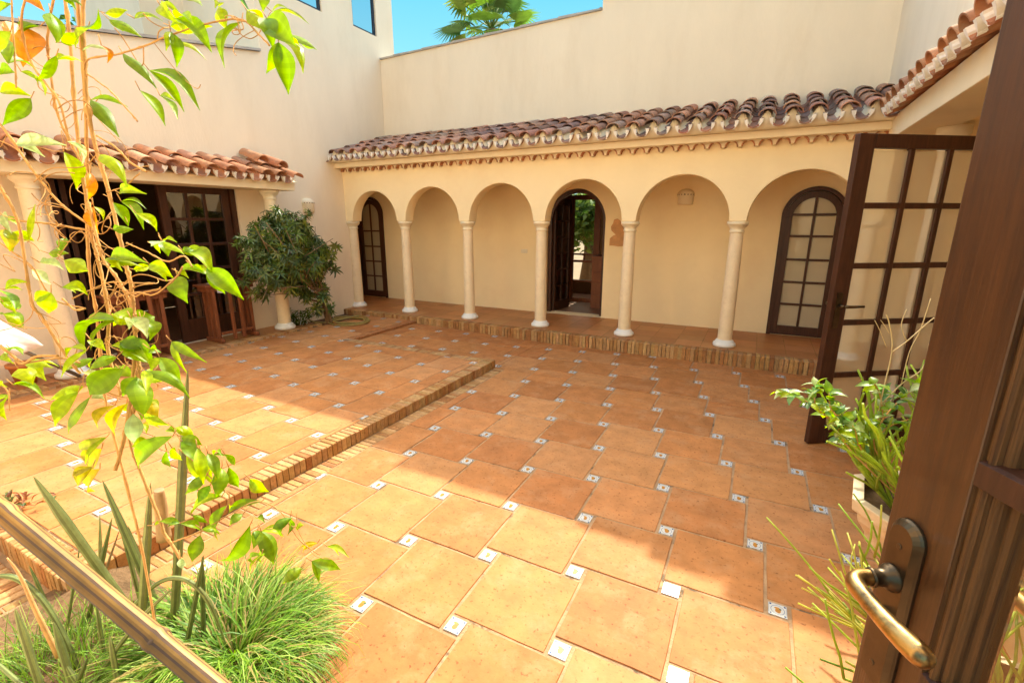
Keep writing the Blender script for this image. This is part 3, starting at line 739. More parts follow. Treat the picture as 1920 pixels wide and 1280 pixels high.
# ---- left building with tower
LB = thing('tower_house', 'tall plain cream house with a square tower, small portico and blue-framed windows', 'building', (-7.0, 3.5, 0))
def ptop(y): return 3.36 + (y - 2.34) * 0.182
mb = MB()
wall(mb, mX, -2.2, 4.68, -0.1, lambda u: ptop(u), XW, XW - 0.3, [(2.17, 4.07, ZL, 2.07, False)])
mb.build('wall', 'plaster_cool', LB, weld=True)
mb = MB()
wi = [(5.30, 5.80, 4.62, 5.62, True), (6.42, 6.96, 4.64, 5.62, True)]
wall(mb, mX, 4.68, 5.99, -0.1, 7.2, XW, XW - 0.3, wi[:1]); wall(mb, mX, 5.99, 7.38, 2.52, 7.2, XW, XW - 0.3, wi[1:])
mb.build('tower_wall', 'plaster_cool', LB, weld=True)
mb = MB(); mb.box((XW - 1.55, 4.68, -0.1), (XW - 0.301, 4.72, 7.2)); mb.box((XW - 1.55, 7.13, 2.52), (XW - 0.301, 7.38, 7.2)); mb.box((XW - 1.55, 5.95, -0.1), (XW - 0.301, 5.985, 2.6)); mb.box((XW - 1.55, 4.68, 7.2), (XW + 0.06, 7.44, 7.3))
mb.build('side_wall', 'plaster_cool', LB)
mb = MB()
wall(mb, mX, 4.10, 4.68, 2.5, 7.2, -7.75, -8.0, [(4.22, 4.50, 4.57, 5.3, True)])
mb.box((-9.5, 4.10, 2.5), (-8.0, 4.3, 7.2)); mb.build('recessed_wall', 'plaster_cool', LB)
mb = MB(); y = -2.2
while y < 4.66:
    y2 = min(y + 0.4, 4.67); z = ptop((y + y2) / 2)
    T4 = [(XW + 0.03, y, ptop(y) + 0.002), (XW + 0.03, y2, ptop(y2) + 0.002), (XW - 0.33, y2, ptop(y2) + 0.002), (XW - 0.33, y, ptop(y) + 0.002)]
    T5 = [(a, b, c + 0.03) for a, b, c in T4]
    mb.face(T5); mb.face([T4[0], T4[1], T5[1], T5[0]]); mb.face([T4[0], T5[0], T5[3], T4[3]]); mb.face([T4[1], T4[2], T5[2], T5[1]])
    y = y2
mb.build('coping', 'coping', LB)
def tower_window(x, y0, y1, z0, sp):
    mb = MB(); n = 16; c = (y0 + y1) / 2; ro = (y1 - y0) / 2; ri = ro - 0.035
    def outl(r, zl): return [(c - r, zl)] + [(c - r * cos(pi * k / n), sp + r * sin(pi * k / n)) for k in range(n + 1)] + [(c + r, zl)]
    o_, i_ = outl(ro, z0), outl(ri, z0 + 0.035)
    N_ = len(o_)
    for k in range(N_):
        k2 = (k + 1) % N_
        a, b, e, f = o_[k], o_[k2], i_[k2], i_[k]
        mb.face([(x, p[0], p[1]) for p in (a, b, e, f)]); mb.face([(x, f[0], f[1]), (x, e[0], e[1]), (x - 0.05, e[0], e[1]), (x - 0.05, f[0], f[1])])
    w_ = mb.build('window', 'navy', LB)
    mb = MB(); mb.face([(x - 0.02, p[0], p[1]) for p in i_]); mb.build('pane', 'glass_sky', w_)
for (a, b, z0, sp, _) in wi: tower_window(XW - 0.03, a, b, z0, sp)
tower_window(-7.78, 4.22, 4.50, 4.57, 5.3)
# sky in the tower panes comes from their blue tint, not rear windows
# portico of the left house
mb = MB(); mb.box((-6.199, -1.5, 2.005), (-5.74, 4.62, 2.11)); mb.build('beam', 'trim', LB, bevel=0.006)
r2 = random.Random(5)
dnl = Vector((cos(radians(20)), 0, -sin(radians(20))))
nl = 27
rl = tile_roof((0, 1, 0), dnl, None, Vector((-5.66, -1.42, 2.115)), nl, 0.222, 0.58, 2, 0.086, RC_NEW, r2, 0.010, pan_out=0.0, cov_out=0.03)
# loose tiles laid over the far end
for (yy, zz, xx) in ((4.22, 2.36, -5.98), (4.45, 2.31, -5.92)):
    barrel(rl, (xx + 0.2, yy, zz - 0.02), (xx - 0.2, yy + 0.02, zz + 0.10), 0.085, 0.075, Vector((0.3, 0, 0.95)), Vector((0, 1, 0)), 0.014, 0, jit(RC_NEW[0], 0.1, r2), 10)
rl.build('roof', ['roof_new', 'mortar'], LB)
mb = MB(); mb.face([(-5.72, -1.5, 2.112), (-5.72, 4.66, 2.112), (-6.198, 4.66, 2.30), (-6.198, -1.5, 2.30)]); mb.face([(-5.72, -1.5, 2.112), (-5.72, 4.66, 2.112), (-6.198, 4.66, 2.111), (-6.198, -1.5, 2.111)])
mb.face([(-5.72, 4.66, 2.112), (-6.198, 4.66, 2.30), (-6.198, 4.66, 2.111)]); mb.build('roof_bed', 'trim', LB)
lc = column_mesh(2.003 - ZL, 0.083, parent=LB, base=(-5.90, 4.33, ZL))
copy_tree(lc, LB, (-5.90, 1.93, ZL)); copy_tree(lc, LB, (-5.90, -0.45, ZL))
# dark room behind the portico doors
lr = thing('living_room', 'dark room behind the glazed doors of the tower house', 'room', (-8, 3, ZL))
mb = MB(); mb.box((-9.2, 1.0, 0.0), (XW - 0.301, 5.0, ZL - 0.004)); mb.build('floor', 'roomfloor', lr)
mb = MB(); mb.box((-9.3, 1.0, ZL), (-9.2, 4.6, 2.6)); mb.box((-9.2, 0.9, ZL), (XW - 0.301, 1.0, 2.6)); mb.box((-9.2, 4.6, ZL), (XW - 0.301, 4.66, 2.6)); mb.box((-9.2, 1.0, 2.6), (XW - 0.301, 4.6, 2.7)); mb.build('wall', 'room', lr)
mb = MB(); mb.box((-8.6, 2.2, ZL), (-7.5, 3.2, 0.6)); mb.box((-8.6, 2.1, 0.6), (-7.5, 3.3, 0.66)); 
sofa = mb.build('low_table', 'wood_red'); tag(sofa, 'low table faintly seen in the dark room behind the portico doors', 'table')
# doors of the portico
def panel_door(y0, y1, x, cols, rws, label=None):
    mb = MB(); T = lambda u, dd, z: (x + dd, y0 + u, z)
    leaf_frame(mb, T, y1 - y0, ZL + 0.004, 2.03, 0.05, 0.09, 0.10, 0.28, cols, rws, 0.035)
    o = mb.build('door', 'wood', LB, bevel=0.003)
    if label: o['label'] = label
    mb = MB(); mb.face([T(0.07, 0, 0.3), T(y1 - y0 - 0.07, 0, 0.3), T(y1 - y0 - 0.07, 0, 1.95), T(0.07, 0, 1.95)]); mb.build('pane', 'glass_dark', o)
    return o
mb = MB()
for a, b in ((2.172, 2.24), (4.0, 4.068)): mb.box((XW - 0.12, a, ZL), (XW - 0.03, b, 2.068))
mb.box((XW - 0.12, 2.24, 2.03), (XW - 0.03, 4.0, 2.068)); mb.build('door_frame', 'wood', LB)
panel_door(3.16, 3.99, XW - 0.075, 3, 5, 'closed glazed leaf behind the narrow wooden table')
mb = MB(); T = lambda u, dd, z: (XW - 0.16 - u * 0.9, 2.34 + u * 0.25 + dd, z)
leaf_frame(mb, T, 0.8, ZL + 0.004, 2.03, 0.05, 0.09, 0.10, 0.28, 3, 5, 0.035)
dl = mb.build('door', 'wood', LB, bevel=0.003); dl['label'] = 'glazed leaf folded open into the dark room'
mb = MB(); mb.face([T(0.07, 0, 0.3), T(0.73, 0, 0.3), T(0.73, 0, 1.95), T(0.07, 0, 1.95)]); mb.build('pane', 'glass_dark', dl)

# ---- right building
RB = thing('right_house', 'cream house on the right with a tiled eave over a deep porch', 'building', (1.6, 4, 0))
mb = MB(); mb.box((1.06, -0.9, 2.531), (1.30, 6.999, 7.5)); mb.build('upper_wall', 'plaster_cool', RB)
mb = MB(); mb.box((0.955, 2.4, 2.335), (1.30, 5.928, 2.53)); mb.build('beam', 'trim', RB, bevel=0.006)
mb = MB(); mb.box((1.301, -0.9, 2.36), (2.6, 6.99, 2.44)); mb.build('porch_ceiling', 'plaster', RB)
mb = MB(); mb.box((2.6, -0.9, -0.1), (2.8, 7.0, 2.6)); mb.build('porch_wall', 'plaster', RB)
mb = MB(); mb.box((1.02, 1.62, -0.1), (1.30, 2.4, 2.53)); mb.build('pier', 'plaster', RB)
mb = MB(); mb.box((1.18, -0.9, -0.1), (1.30, 1.6, 2.53)); mb.build('side_wall', 'plaster', RB)
dnr = Vector((-cos(radians(24)), 0, -sin(radians(24))))
rrf = tile_roof((0, 1, 0), dnr, None, Vector((0.87, 1.60, 2.535)), 18, 0.222, 0.24, 1, 0.086, RC_NEW, random.Random(9), 0.006, pan_out=0.03, fl=0.9)
rrf.build('roof', ['roof_new', 'mortar'], RB)
for x, y in ((1.28, 5.25), (1.14, 3.53)): copy_tree(col0, RB, (x, y, 0.0)).scale = (1, 1, 2.335 / (1.6 - ZP))
mb = MB(); plain_tiles(mb, 1.30, 2.6, -0.9, 5.7, 0.006, 0.4, 1); mb.build('porch_paving', ['grout', 'porch'], RB)

# ---- open glazed door A (of the right house)
hA = Vector((0.47, 3.85, 0.0)); dirA = Vector((sin(radians(55.6)), cos(radians(55.6)), 0))
nA = Vector((dirA.y, -dirA.x, 0))
WA = 1.08; HA = 2.137
DA = thing('glazed_door', 'tall brown glazed door standing open on the right, with small dark lever and cream haze coloured into its panes', 'door', hA)
TA = lambda u, dd, z: hA + dirA * u + nA * dd + Vector((0, 0, z))
mb = MB()
rz = [0.18, 0.305 + 0.03, 0.62, 0.95, 1.27, 1.565, 1.86, HA - 0.085]
zrows = []
for py in (497, 385, 603, 706): pass
leaf_frame(mb, TA, WA, 0.006, HA, 0.045, 0.115, 0.085, 0.15, 3, 5, 0.036, row_z=[0.156, 0.53, 0.915, 1.307, 1.70, HA - 0.085], bz=0.038)
fa = mb.build('frame', 'wood', DA, bevel=0.004)
k = 0
us = [0.115 + (WA - 0.23) * i / 3 for i in range(4)]; rz = [0.156, 0.53, 0.915, 1.307, 1.70, HA - 0.085]
for i in range(3):
    for j in range(5):
        mb = MB(); mb.face([TA(us[i] + 0.01, 0, rz[j] + 0.01), TA(us[i + 1] - 0.01, 0, rz[j] + 0.01), TA(us[i + 1] - 0.01, 0, rz[j + 1] - 0.01), TA(us[i] + 0.01, 0, rz[j + 1] - 0.01)])
        mb.build('pane', 'glass_hazed', DA)
mb = MB()
for s in (1, -1):
    P = TA(0.042, s * 0.024, 1.07)
    a = [TA(0.028, s * 0.0226, 0.88), TA(0.068, s * 0.0226, 0.88), TA(0.068, s * 0.0226, 1.13), TA(0.028, s * 0.0226, 1.13)]
    b = [p + nA * (s * 0.006) for p in a]
    mb.face(b)
    for q in range(4): mb.face([a[q], a[(q + 1) % 4], b[(q + 1) % 4], b[q]])
    lever(mb, TA(0.048, s * 0.028, 1.04), nA * s, dirA, 1.15, 0.12)
mb.build('handle', 'bronze', DA)

# ---- near door B
dB = Vector((cos(YAW), sin(YAW), 0)); fB = Vector((-sin(YAW), cos(YAW), 0))     # camera right / forward on the ground
LAT = 0.594
def TB(u, d, z):      # u: from the free edge towards the hinge; d: towards the courtyard side (camera) positive
    a = 0.033         # the leaf is turned slightly from the line of sight
    o = dB * LAT + fB * 0.649
    di = (-fB * cos(a) - dB * sin(a)); nr = (-dB * cos(a) + fB * sin(a))
    return o + di * u + nr * d + Vector((0, 0, z))
DB = thing('foreground_door', 'large brown wooden door with a bronze lever, edge of the picture at right', 'door', TB(0, 0, 0.0))
HB = 2.40; WB = 0.95; ST = 0.112
mb = MB()
def bxB(mb, u0, u1, z0, z1, d0, d1):
    p = [TB(u, d, z) for z in (z0, z1) for (u, d) in ((u0, d0), (u1, d0), (u1, d1), (u0, d1))]
    i = len(mb.v); mb.v.extend([tuple(q) for q in p])
    for f in ((0, 3, 2, 1), (4, 5, 6, 7), (0, 1, 5, 4), (1, 2, 6, 5), (2, 3, 7, 6), (3, 0, 4, 7)):
        mb.f.append(tuple(i + k for k in f)); mb.m.append(0); mb.c.append((1, 1, 1)); mb.sm.append(False)
bxB(mb, 0, ST, 0.01, HB, -0.055, 0)
bxB(mb, WB - ST, WB, 0.01, HB, -0.055, 0)
bxB(mb, ST + 0.0004, WB - ST - 0.0004, HB - 0.12, HB, -0.055, 0)
bxB(mb, ST + 0.0004, WB - ST - 0.0004, 0.01, 0.25, -0.055, 0)
frB = mb.build('frame', 'wood_mid', DB, bevel=0.003)
# stepped mouldings beside the stiles (weathered)
ZB_ = [0.25, 0.62, 0.955, 1.29, 1.625, 1.96, HB - 0.12]
mb = MB()
prof = [(0.0, -0.001), (0.0015, -0.007), (0.006, -0.007), (0.0075, -0.003), (0.012, -0.0025), (0.0155, -0.006), (0.0165, -0.012), (0.022, -0.013), (0.026, -0.018), (0.0275, -0.026), (0.036, -0.028), (0.0365, -0.055)]
for (z0, z1) in zip(ZB_[:-1], ZB_[1:]):
    for (uo, sg) in ((ST, 1), (ST + (WB - 2 * ST) / 2 - 0.015, -1), (ST + (WB - 2 * ST) / 2 + 0.015, 1), (WB - ST, -1)):
        rws = [[TB(uo + sg * a, b, z0 + 0.002) for a, b in prof], [TB(uo + sg * a, b, z1 - 0.002) for a, b in prof]]
        mb.grid(rws, 0, sm=False)
mb.build('moulding', 'wood_worn', DB)
mb = MB()
prf = [(-0.024, -0.038), (-0.024, -0.014), (-0.018, -0.006), (-0.015, 0.0015), (0.016, 0.0015), (0.019, -0.006), (0.021, -0.016), (0.023, -0.040)]
for z in ZB_[1:-1]:
    mb.grid([[TB(ST + 0.001, b, z + a) for a, b in prf], [TB(WB - ST - 0.001, b, z + a) for a, b in prf]], 0, sm=False)
um = ST + (WB - 2 * ST) / 2
mb.grid([[TB(um + a, b - 0.002, 0.25) for a, b in prf], [TB(um + a, b - 0.002, HB - 0.12) for a, b in prf]], 0, sm=False)
mb.build('glazing_bar', 'wood', DB)
for j in range(6):
    for (a, b) in ((ST, um), (um, WB - ST)):
        mb = MB(); mb.face([TB(a + 0.012, -0.040, ZB_[j] + 0.005), TB(b - 0.012, -0.040, ZB_[j] + 0.005), TB(b - 0.012, -0.040, ZB_[j + 1] - 0.005), TB(a + 0.012, -0.040, ZB_[j + 1] - 0.005)])
        mb.build('pane', 'glass', DB)
# handle: long back plate with rounded top, rose, curved lever - on both faces
UH = 0.046; ZH = 1.075
def plateB(side):
    mb = MB(); d0 = 0.0005 if side > 0 else -0.0555; sg = side
    def outl(w, zt, zb): 
        P = [TB(UH - w, 0, zb), TB(UH + w, 0, zb)]
        pts = [(UH + w, zb), (UH + w, zt - w)] + [(UH + w * cos(pi * k / 12), zt - w + w * sin(pi * k / 12)) for k in range(1, 12)] + [(UH - w, zt - w), (UH - w, zb)]
        return pts
    A = outl(0.030, ZH + 0.098, ZH - 0.20); B = outl(0.021, ZH + 0.088, ZH - 0.19)
    mb.face([TB(u, d0 + sg * 0.0135, z) for u, z in B])
    n = len(A)
    mid = outl(0.0275, ZH + 0.0955, ZH - 0.197)
    mb.grid([[TB(u, d0, z) for u, z in A], [TB(u, d0 + sg * 0.004, z) for u, z in A], [TB(u, d0 + sg * 0.0075, z) for u, z in mid], [TB(u, d0 + sg * 0.0135, z) for u, z in B]], closed=True, sm=False)
    # screw heads and a small thumb turn
    for zz in (ZH + 0.055, ZH - 0.16):
        mb.tube([TB(UH, d0 + sg * 0.0134, zz), TB(UH, d0 + sg * 0.0148, zz)], 0.0045, 12)
    mb.tube([TB(UH, d0 + sg * 0.0134, ZH - 0.062), TB(UH, d0 + sg * 0.022, ZH - 0.062)], [0.010, 0.009], 14)
    mb.tube([TB(UH, d0 + sg * 0.022, ZH - 0.062), TB(UH, d0 + sg * 0.032, ZH - 0.062)], [0.006, 0.007], 12)
    return mb.build('handle_plate', 'bronze', DB, bevel=0.0008)
def leverB(side):
    d0 = 0.0136 if side > 0 else -0.0691; sg = side
    mb = MB()
    prof = [(0.021, 0.0), (0.021, 0.004), (0.0185, 0.006), (0.0185, 0.009), (0.0135, 0.0115), (0.0120, 0.028), (0.0145, 0.030), (0.0145, 0.032), (0.0125, 0.034)]
    rows = []
    for r, dd in prof:
        rows.append([TB(UH + r * cos(2 * pi * k / 20), d0 + sg * dd, ZH + r * sin(2 * pi * k / 20)) for k in range(20)])
    mb.grid(rows, closed=True)
    ob = mb.build('rose', 'bronze', DB)
    mb = MB()
    c = [(0.0, 0.030, 0), (0.0, 0.040, 0), (0.002, 0.051, 0.0), (0.009, 0.061, 0.0), (0.021, 0.066, 0.0), (0.040, 0.067, -0.001), (0.062, 0.066, -0.003), (0.085, 0.064, -0.005), (0.108, 0.060, -0.007), (0.126, 0.056, -0.008), (0.136, 0.053, -0.008), (0.141, 0.0515, -0.008)]
    rs = [0.0115, 0.0118, 0.0124, 0.0128, 0.0128, 0.0122, 0.0124, 0.0136, 0.0152, 0.0158, 0.0120, 0.004]
    # smooth resample
    P = []; RS = []
    for i in range(len(c) - 1):
        p0, p1, p2, p3 = c[max(i - 1, 0)], c[i], c[i + 1], c[min(i + 2, len(c) - 1)]
        for t in range(5):
            t /= 5
            P.append([0.5 * ((2 * p1[q]) + (-p0[q] + p2[q]) * t + (2 * p0[q] - 5 * p1[q] + 4 * p2[q] - p3[q]) * t * t + (-p0[q] + 3 * p1[q] - 3 * p2[q] + p3[q]) * t ** 3) for q in range(3)])
            RS.append(rs[i] + (rs[i + 1] - rs[i]) * t)
    P.append(list(c[-1])); RS.append(rs[-1])
    mb.tube([TB(UH + a, d0 + sg * b, ZH + z) for a, b, z in P], RS, 18)
    return mb.build('lever', 'brass', DB)
for s in (1, -1): plateB(s); leverB(s)

# =================================================================== THINGS ON THE WALLS
def sconce(loc, nrm, label, r=0.115, h=0.19):
    nx = Vector(nrm); a0 = atan2(nx.y, nx.x) - pi / 2
    t = thing('wall_lamp', label, 'wall lamp', loc, 'domed clay wall lamps'); mb = MB()
    x, y, z = loc
    prof = [(0.0, z), (r * 0.80, z), (r * 0.86, z + 0.008), (r * 0.9, z + h * 0.5), (r * 0.98, z + h * 0.62), (r * 0.98, z + h * 0.66)]
    for k in range(1, 9): a = k / 8 * pi / 2; prof.append((r * 0.98 * cos(a) + 0.0, z + h * 0.66 + r * 0.72 * sin(a)))
    mb.lathe(prof, x, y, 24, a0=a0, a1=a0 + pi)
    mb.build('shade', 'trim', t)
    for k in range(7):
        b = a0 + pi * (0.5 + (k - 3) * 0.115)
        c = Vector((x + r * 0.985 * cos(b), y + r * 0.985 * sin(b), z + h * 0.66)); tg = Vector((-sin(b), cos(b), 0)); ou = Vector((cos(b), sin(b), 0))
        m2 = MB(); s = 0.009 if k != 3 else 0.012
        m2.face([c + ou * 0.002 - tg * s - Vector((0, 0, s * 0.5)), c + ou * 0.002 + tg * s - Vector((0, 0, s * 0.5)), c + ou * 0.002 + Vector((0, 0, s * 1.2)) + tg * s * 0.4, c + ou * 0.002 + Vector((0, 0, s * 1.2)) - tg * s * 0.4])
        m2.build('light_slot', 'room', t)
    return t
sconce((-0.97, 7.0, 1.82), (0, -1, 0), 'clay wall lamp inside the fifth arch of the arcade')
sconce((XW, 5.18, 1.735), (1, 0, 0), 'clay wall lamp on the shaded wall above the round shrub', 0.105, 0.20)
sconce((1.28, 7.0, 1.80), (0, -1, 0), 'clay wall lamp seen through the panes of the open glazed door', 0.13, 0.22)
mb = MB(); p = Vector((-3.40, 6.998, 1.13)); mb.box((p.x - 0.055, 6.988, p.z - 0.03), (p.x + 0.055, 6.9995, p.z + 0.03)); mb.box((p.x - 0.035, 6.983, p.z - 0.016), (p.x - 0.005, 6.988, p.z + 0.016)); mb.box((p.x + 0.005, 6.983, p.z - 0.016), (p.x + 0.035, 6.988, p.z + 0.016))
tag(mb.build('light_switch', 'plastic', bevel=0.002), 'small white switch plate on the back wall beside the centre door', 'switch')
# flat clay relief beside the centre door
pts = [(1143, 460), (1144, 447), (1150, 442), (1155, 440), (1151, 436), (1147, 432), (1146, 425), (1150, 419), (1152, 412), (1158, 410), (1163, 414), (1167, 420), (1169, 430), (1172, 440), (1172, 461), (1160, 462), (1150, 460)]
q = [Vector((ony(a, b, 6.99).x, 0, ony(a, b, 6.99).z)) for a, b in pts]
mb = MB(); mb.face([(v.x, 6.972, v.z) for v in q])
for i in range(len(q)):
    a, b = q[i], q[(i + 1) % len(q)]; mb.face([(a.x, 6.972, a.z), (b.x, 6.972, b.z), (b.x, 6.9995, b.z), (a.x, 6.9995, a.z)])
tag(mb.build('wall_relief', 'ornament'), 'orange clay relief hung beside the centre door, partly behind a column', 'wall ornament')

# =================================================================== FURNITURE
def gateleg(loc, ln, label, rot=0.0):
    t = thing('folding_table', label, 'table', loc, 'folding wooden tables by the portico doors')
    x, y, z = loc; H = 0.73
    def B(name, a, b, bev=0.003):
        m_ = MB(); m_.box((x + a[0], y + a[1], z + a[2]), (x + b[0], y + b[1], z + b[2])); return m_.build(name, 'wood_red', t, bevel=bev)
    B('tabletop', (-0.13, -ln / 2, H - 0.025), (0.13, ln / 2, H))
    B('apron', (-0.10, -ln / 2 + 0.03, H - 0.085), (0.10, ln / 2 - 0.03, H - 0.0255))
    for s in (-1, 1):
        yy = s * (ln / 2 - 0.10)
        for (xx, w_) in ((-0.09, 0.03), (0.0, 0.028), (0.09, 0.03)):
            B('leg', (xx - w_ / 2, yy - 0.02, 0.06), (xx + w_ / 2, yy + 0.02, H - 0.0255))
        B('foot', (-0.16, yy - 0.025, 0.003), (0.17, yy + 0.025, 0.058), 0.012)
    for yy in (-0.05, 0.07): B('gate_leg', (0.115, yy - 0.02, 0.02), (0.14, yy + 0.02, H - 0.0255))
    B('stretcher', (0.112, -ln / 2 + 0.12, 0.10), (0.132, ln / 2 - 0.12, 0.135))
    return t
gateleg((-5.98, 3.62, ZL), 0.66, 'narrow folded wooden table in front of the glazed leaf, a white cloth on it')
gateleg((-6.00, 2.62, ZL), 0.60, 'narrow folded wooden table behind the hanging vine')
mb = MB(); mb.box((-6.05, 3.42, 0.852), (-5.93, 3.50, 0.856)); mb.face([(-5.93, 3.42, 0.856), (-5.93, 3.50, 0.856), (-5.845, 3.50, 0.80), (-5.845, 3.42, 0.79)])
mb.face([(-5.845, 3.42, 0.79), (-5.845, 3.50, 0.80), (-5.842, 3.50, 0.74), (-5.842, 3.42, 0.75)])
tag(mb.build('cleaning_cloth', 'cloth'), 'small white cloth hanging over the edge of the wooden table', 'cloth')
# folded parasol with white canvas lying against the big column
PR = thing('garden_parasol', 'collapsed white canvas parasol with grey pole leaning at the left edge', 'parasol', (-5.3, 1.2, ZL))
mb = MB(); a = Vector((-5.62, 1.15, 0.90)); b = onz(150, 705, 0.14)
mb.tube([a, b], 0.017, 10); mb.build('pole', 'metal', PR)
mb = MB(); rows = []
c0_ = onx(-60, 640, -5.35); tip = onx(52, 652, -5.35)
ax = (tip - c0_)
for i in range(9):
    t = i / 8; p = c0_ + ax * t; rad_ = 0.26 * (1 - t) ** 0.7 + 0.03; row = []
    for k in range(24):
        an = 2 * pi * k / 24; rr_ = rad_ * (1 + 0.22 * sin(an * 6 + t * 3)); row.append((p.x + rr_ * cos(an) * 0.8, p.y + 0.1 * sin(an), p.z - 0.02 + rr_ * sin(an) * 0.75))
    rows.append(row)
mb.grid(rows, closed=True, caps=True); mb.build('canopy', 'cloth', PR)
# clay pot and stone plinth under the big column
mb = MB(); p = onx(78, 660, -6.0); mb.lathe([(0.0, ZL + 0.002), (0.07, ZL + 0.002), (0.10, ZL + 0.17), (0.115, ZL + 0.17), (0.115, ZL + 0.20), (0.095, ZL + 0.20), (0.09, ZL + 0.15), (0, ZL + 0.15)], -6.0, 1.62, 20)
mb.v = [(v[0], v[1], v[2]) for v in mb.v]
tag(mb.build('clay_pot', 'clay'), 'small orange clay pot beside the big column at left', 'pot')

# =================================================================== PLANTS
def leaf(mb, base, tip, wdt, nrm, col_, fold=0.25, droop=0.12, seg=7, mi=0, shape=0.42, curl=0.0):
    base = Vector(base); tip = Vector(tip); ax = tip - base; L = ax.length
    if L < 1e-5: return
    ax /= L; nrm = Vector(nrm); nrm = nrm - ax * nrm.dot(ax)
    nrm = nrm.normalized() if nrm.length > 1e-4 else ax.orthogonal().normalized()
    sd_ = ax.cross(nrm)
    rows = []
    for i in range(seg + 1):
        t = i / seg
        wv = wdt / 2 * (sin(pi * min(1, t ** 0.84)) ** 1.12) * (1.12 - 0.4 * t) if 0 < t < 1 else 0.0006
        p = base + ax * (L * t) + nrm * (L * droop * sin(pi * t)) 
        f = fold * wv
        wave = curl * wv * sin(t * 9)
        rows.append([p - sd_ * wv + nrm * (f + wave), p - sd_ * wv * 0.5 + nrm * (f * 0.42), p, p + sd_ * wv * 0.5 + nrm * (f * 0.42), p + sd_ * wv + nrm * (f - wave)])
    b = len(mb.v); n = 5
    for r in rows: mb.v.extend([tuple(p) for p in r])
    for i in range(len(rows) - 1):
        for j in range(4):
            mb.f.append((b + i * n + j, b + i * n + j + 1, b + (i + 1) * n + j + 1, b + (i + 1) * n + j)); mb.m.append(mi)
            k = (0.90 if j in (0, 3) else 1.06) * (1.06 if i % 2 else 0.94)
            mb.c.append(tuple(x * k for x in col_)); mb.sm.append(True)
def smooth_path(pts, k=5):
    P = [Vector(p) for p in pts]; out = []
    for i in range(len(P) - 1):
        p0, p1, p2, p3 = P[max(i - 1, 0)], P[i], P[i + 1], P[min(i + 2, len(P) - 1)]
        for t in range(k):
            t /= k
            out.append(0.5 * ((2 * p1) + (-p0 + p2) * t + (2 * p0 - 5 * p1 + 4 * p2 - p3) * t * t + (-p0 + 3 * p1 - 3 * p2 + p3) * t ** 3))
    out.append(P[-1]); return out

# ---- round shrub beside the portico column
SH = thing('round_shrub', 'rounded dark green shrub with finger-like leaves beside the portico column', 'shrub', (-5.62, 4.86, ZT))
r3 = random.Random(21)
cc = onx(532, 478, -5.55); 
mb = MB(); gr = Vector((-5.72, 4.95, ZT))
trunks = []
for k in range(5):
    e = cc + Vector((r3.uniform(-.2, .2), r3.uniform(-.4, .4), r3.uniform(-.3, .1)))
    pth = smooth_path([gr + Vector((r3.uniform(-.04, .04), r3.uniform(-.05, .05), -0.03)), gr + Vector((0.05 * k - .1, -0.03 * k, 0.3)), (gr + e) / 2 + Vector((0, 0.1, 0.05)), e], 4)
    mb.tube(pth, [0.022 * (1 - 0.6 * i / len(pth)) for i in range(len(pth))], 7); trunks.append(pth)
for k in range(46):
    e = cc + Vector((r3.uniform(-.3, .3), r3.uniform(-.65, .65), r3.uniform(-.55, .45))); s = r3.choice(trunks)[-r3.randint(2, 7)]
    mb.tube([s, (s + e) / 2 + Vector((0, 0, 0.04)), e], [0.009, 0.006, 0.004], 5)
mb.build('trunk', 'bark', SH)
mb = MB(); GS = [(0.07, 0.12, 0.014), (0.10, 0.155, 0.018), (0.045, 0.08, 0.014), (0.20, 0.22, 0.035), (0.06, 0.10, 0.018)]
clumps = []
for (px_, py_, rr_) in ((500, 435, .27), (548, 432, .27), (590, 462, .25), (480, 472, .20), (530, 480, .32), (585, 495, .25), (505, 508, .22), (550, 522, .20), (614, 482, .13), (602, 535, .12), (462, 455, .12), (468, 500, .14), (486, 536, .10), (575, 548, .10), (525, 412, .15), (560, 408, .11), (612, 553, .07), (598, 575, .07), (472, 430, .09), (625, 470, .07), (538, 398, .07), (452, 480, .07), (498, 400, .07), (440, 447, .06), (448, 522, .05), (634, 500, .05), (578, 394, .05), (512, 390, .05), (638, 455, .05), (470, 548, .05), (628, 575, .04), (445, 412, .04)):
    clumps.append((onx(535 + (px_ - 535) * 0.92, py_ + 4, -5.62 + r3.uniform(-.12, .16)), rr_ * 0.88))
W_ = [c[1] ** 2 for c in clumps]
for k in range(820):
    cp, cr = r3.choices(clumps, W_)[0]
    d = Vector((r3.gauss(0, 1), r3.gauss(0, 1), r3.gauss(0, 1))).normalized()
    if d.x < -0.3: d.x *= -1
    p = cp + Vector((d.x * 0.9, d.y, d.z * 0.9)) * cr * (r3.random() ** 0.30)
    if p.x < XW + 0.08: p.x = XW + 0.08 + r3.random() * 0.1
    out = (Vector((d.x, d.y, d.z * 0.6 - 0.1)) + Vector((r3.uniform(-.6, .6), r3.uniform(-.6, .6), r3.uniform(-.5, .6)))).normalized()
    u = out.orthogonal().normalized(); v = out.cross(u); c_ = jit(r3.choice(GS), 0.3, r3); L = r3.uniform(0.075, 0.13)
    a0 = r3.uniform(0, 6)
    for q in range(6):
        an = a0 + q * 2 * pi / 7
        dr = (u * cos(an) + v * sin(an)) + out * 0.15
        leaf(mb, p, p + dr.normalized() * L - Vector((0, 0, L * 0.35)), L * 0.26, out, c_, 0.3, 0.10, 3)
mb.build('foliage', 'shrub', SH)
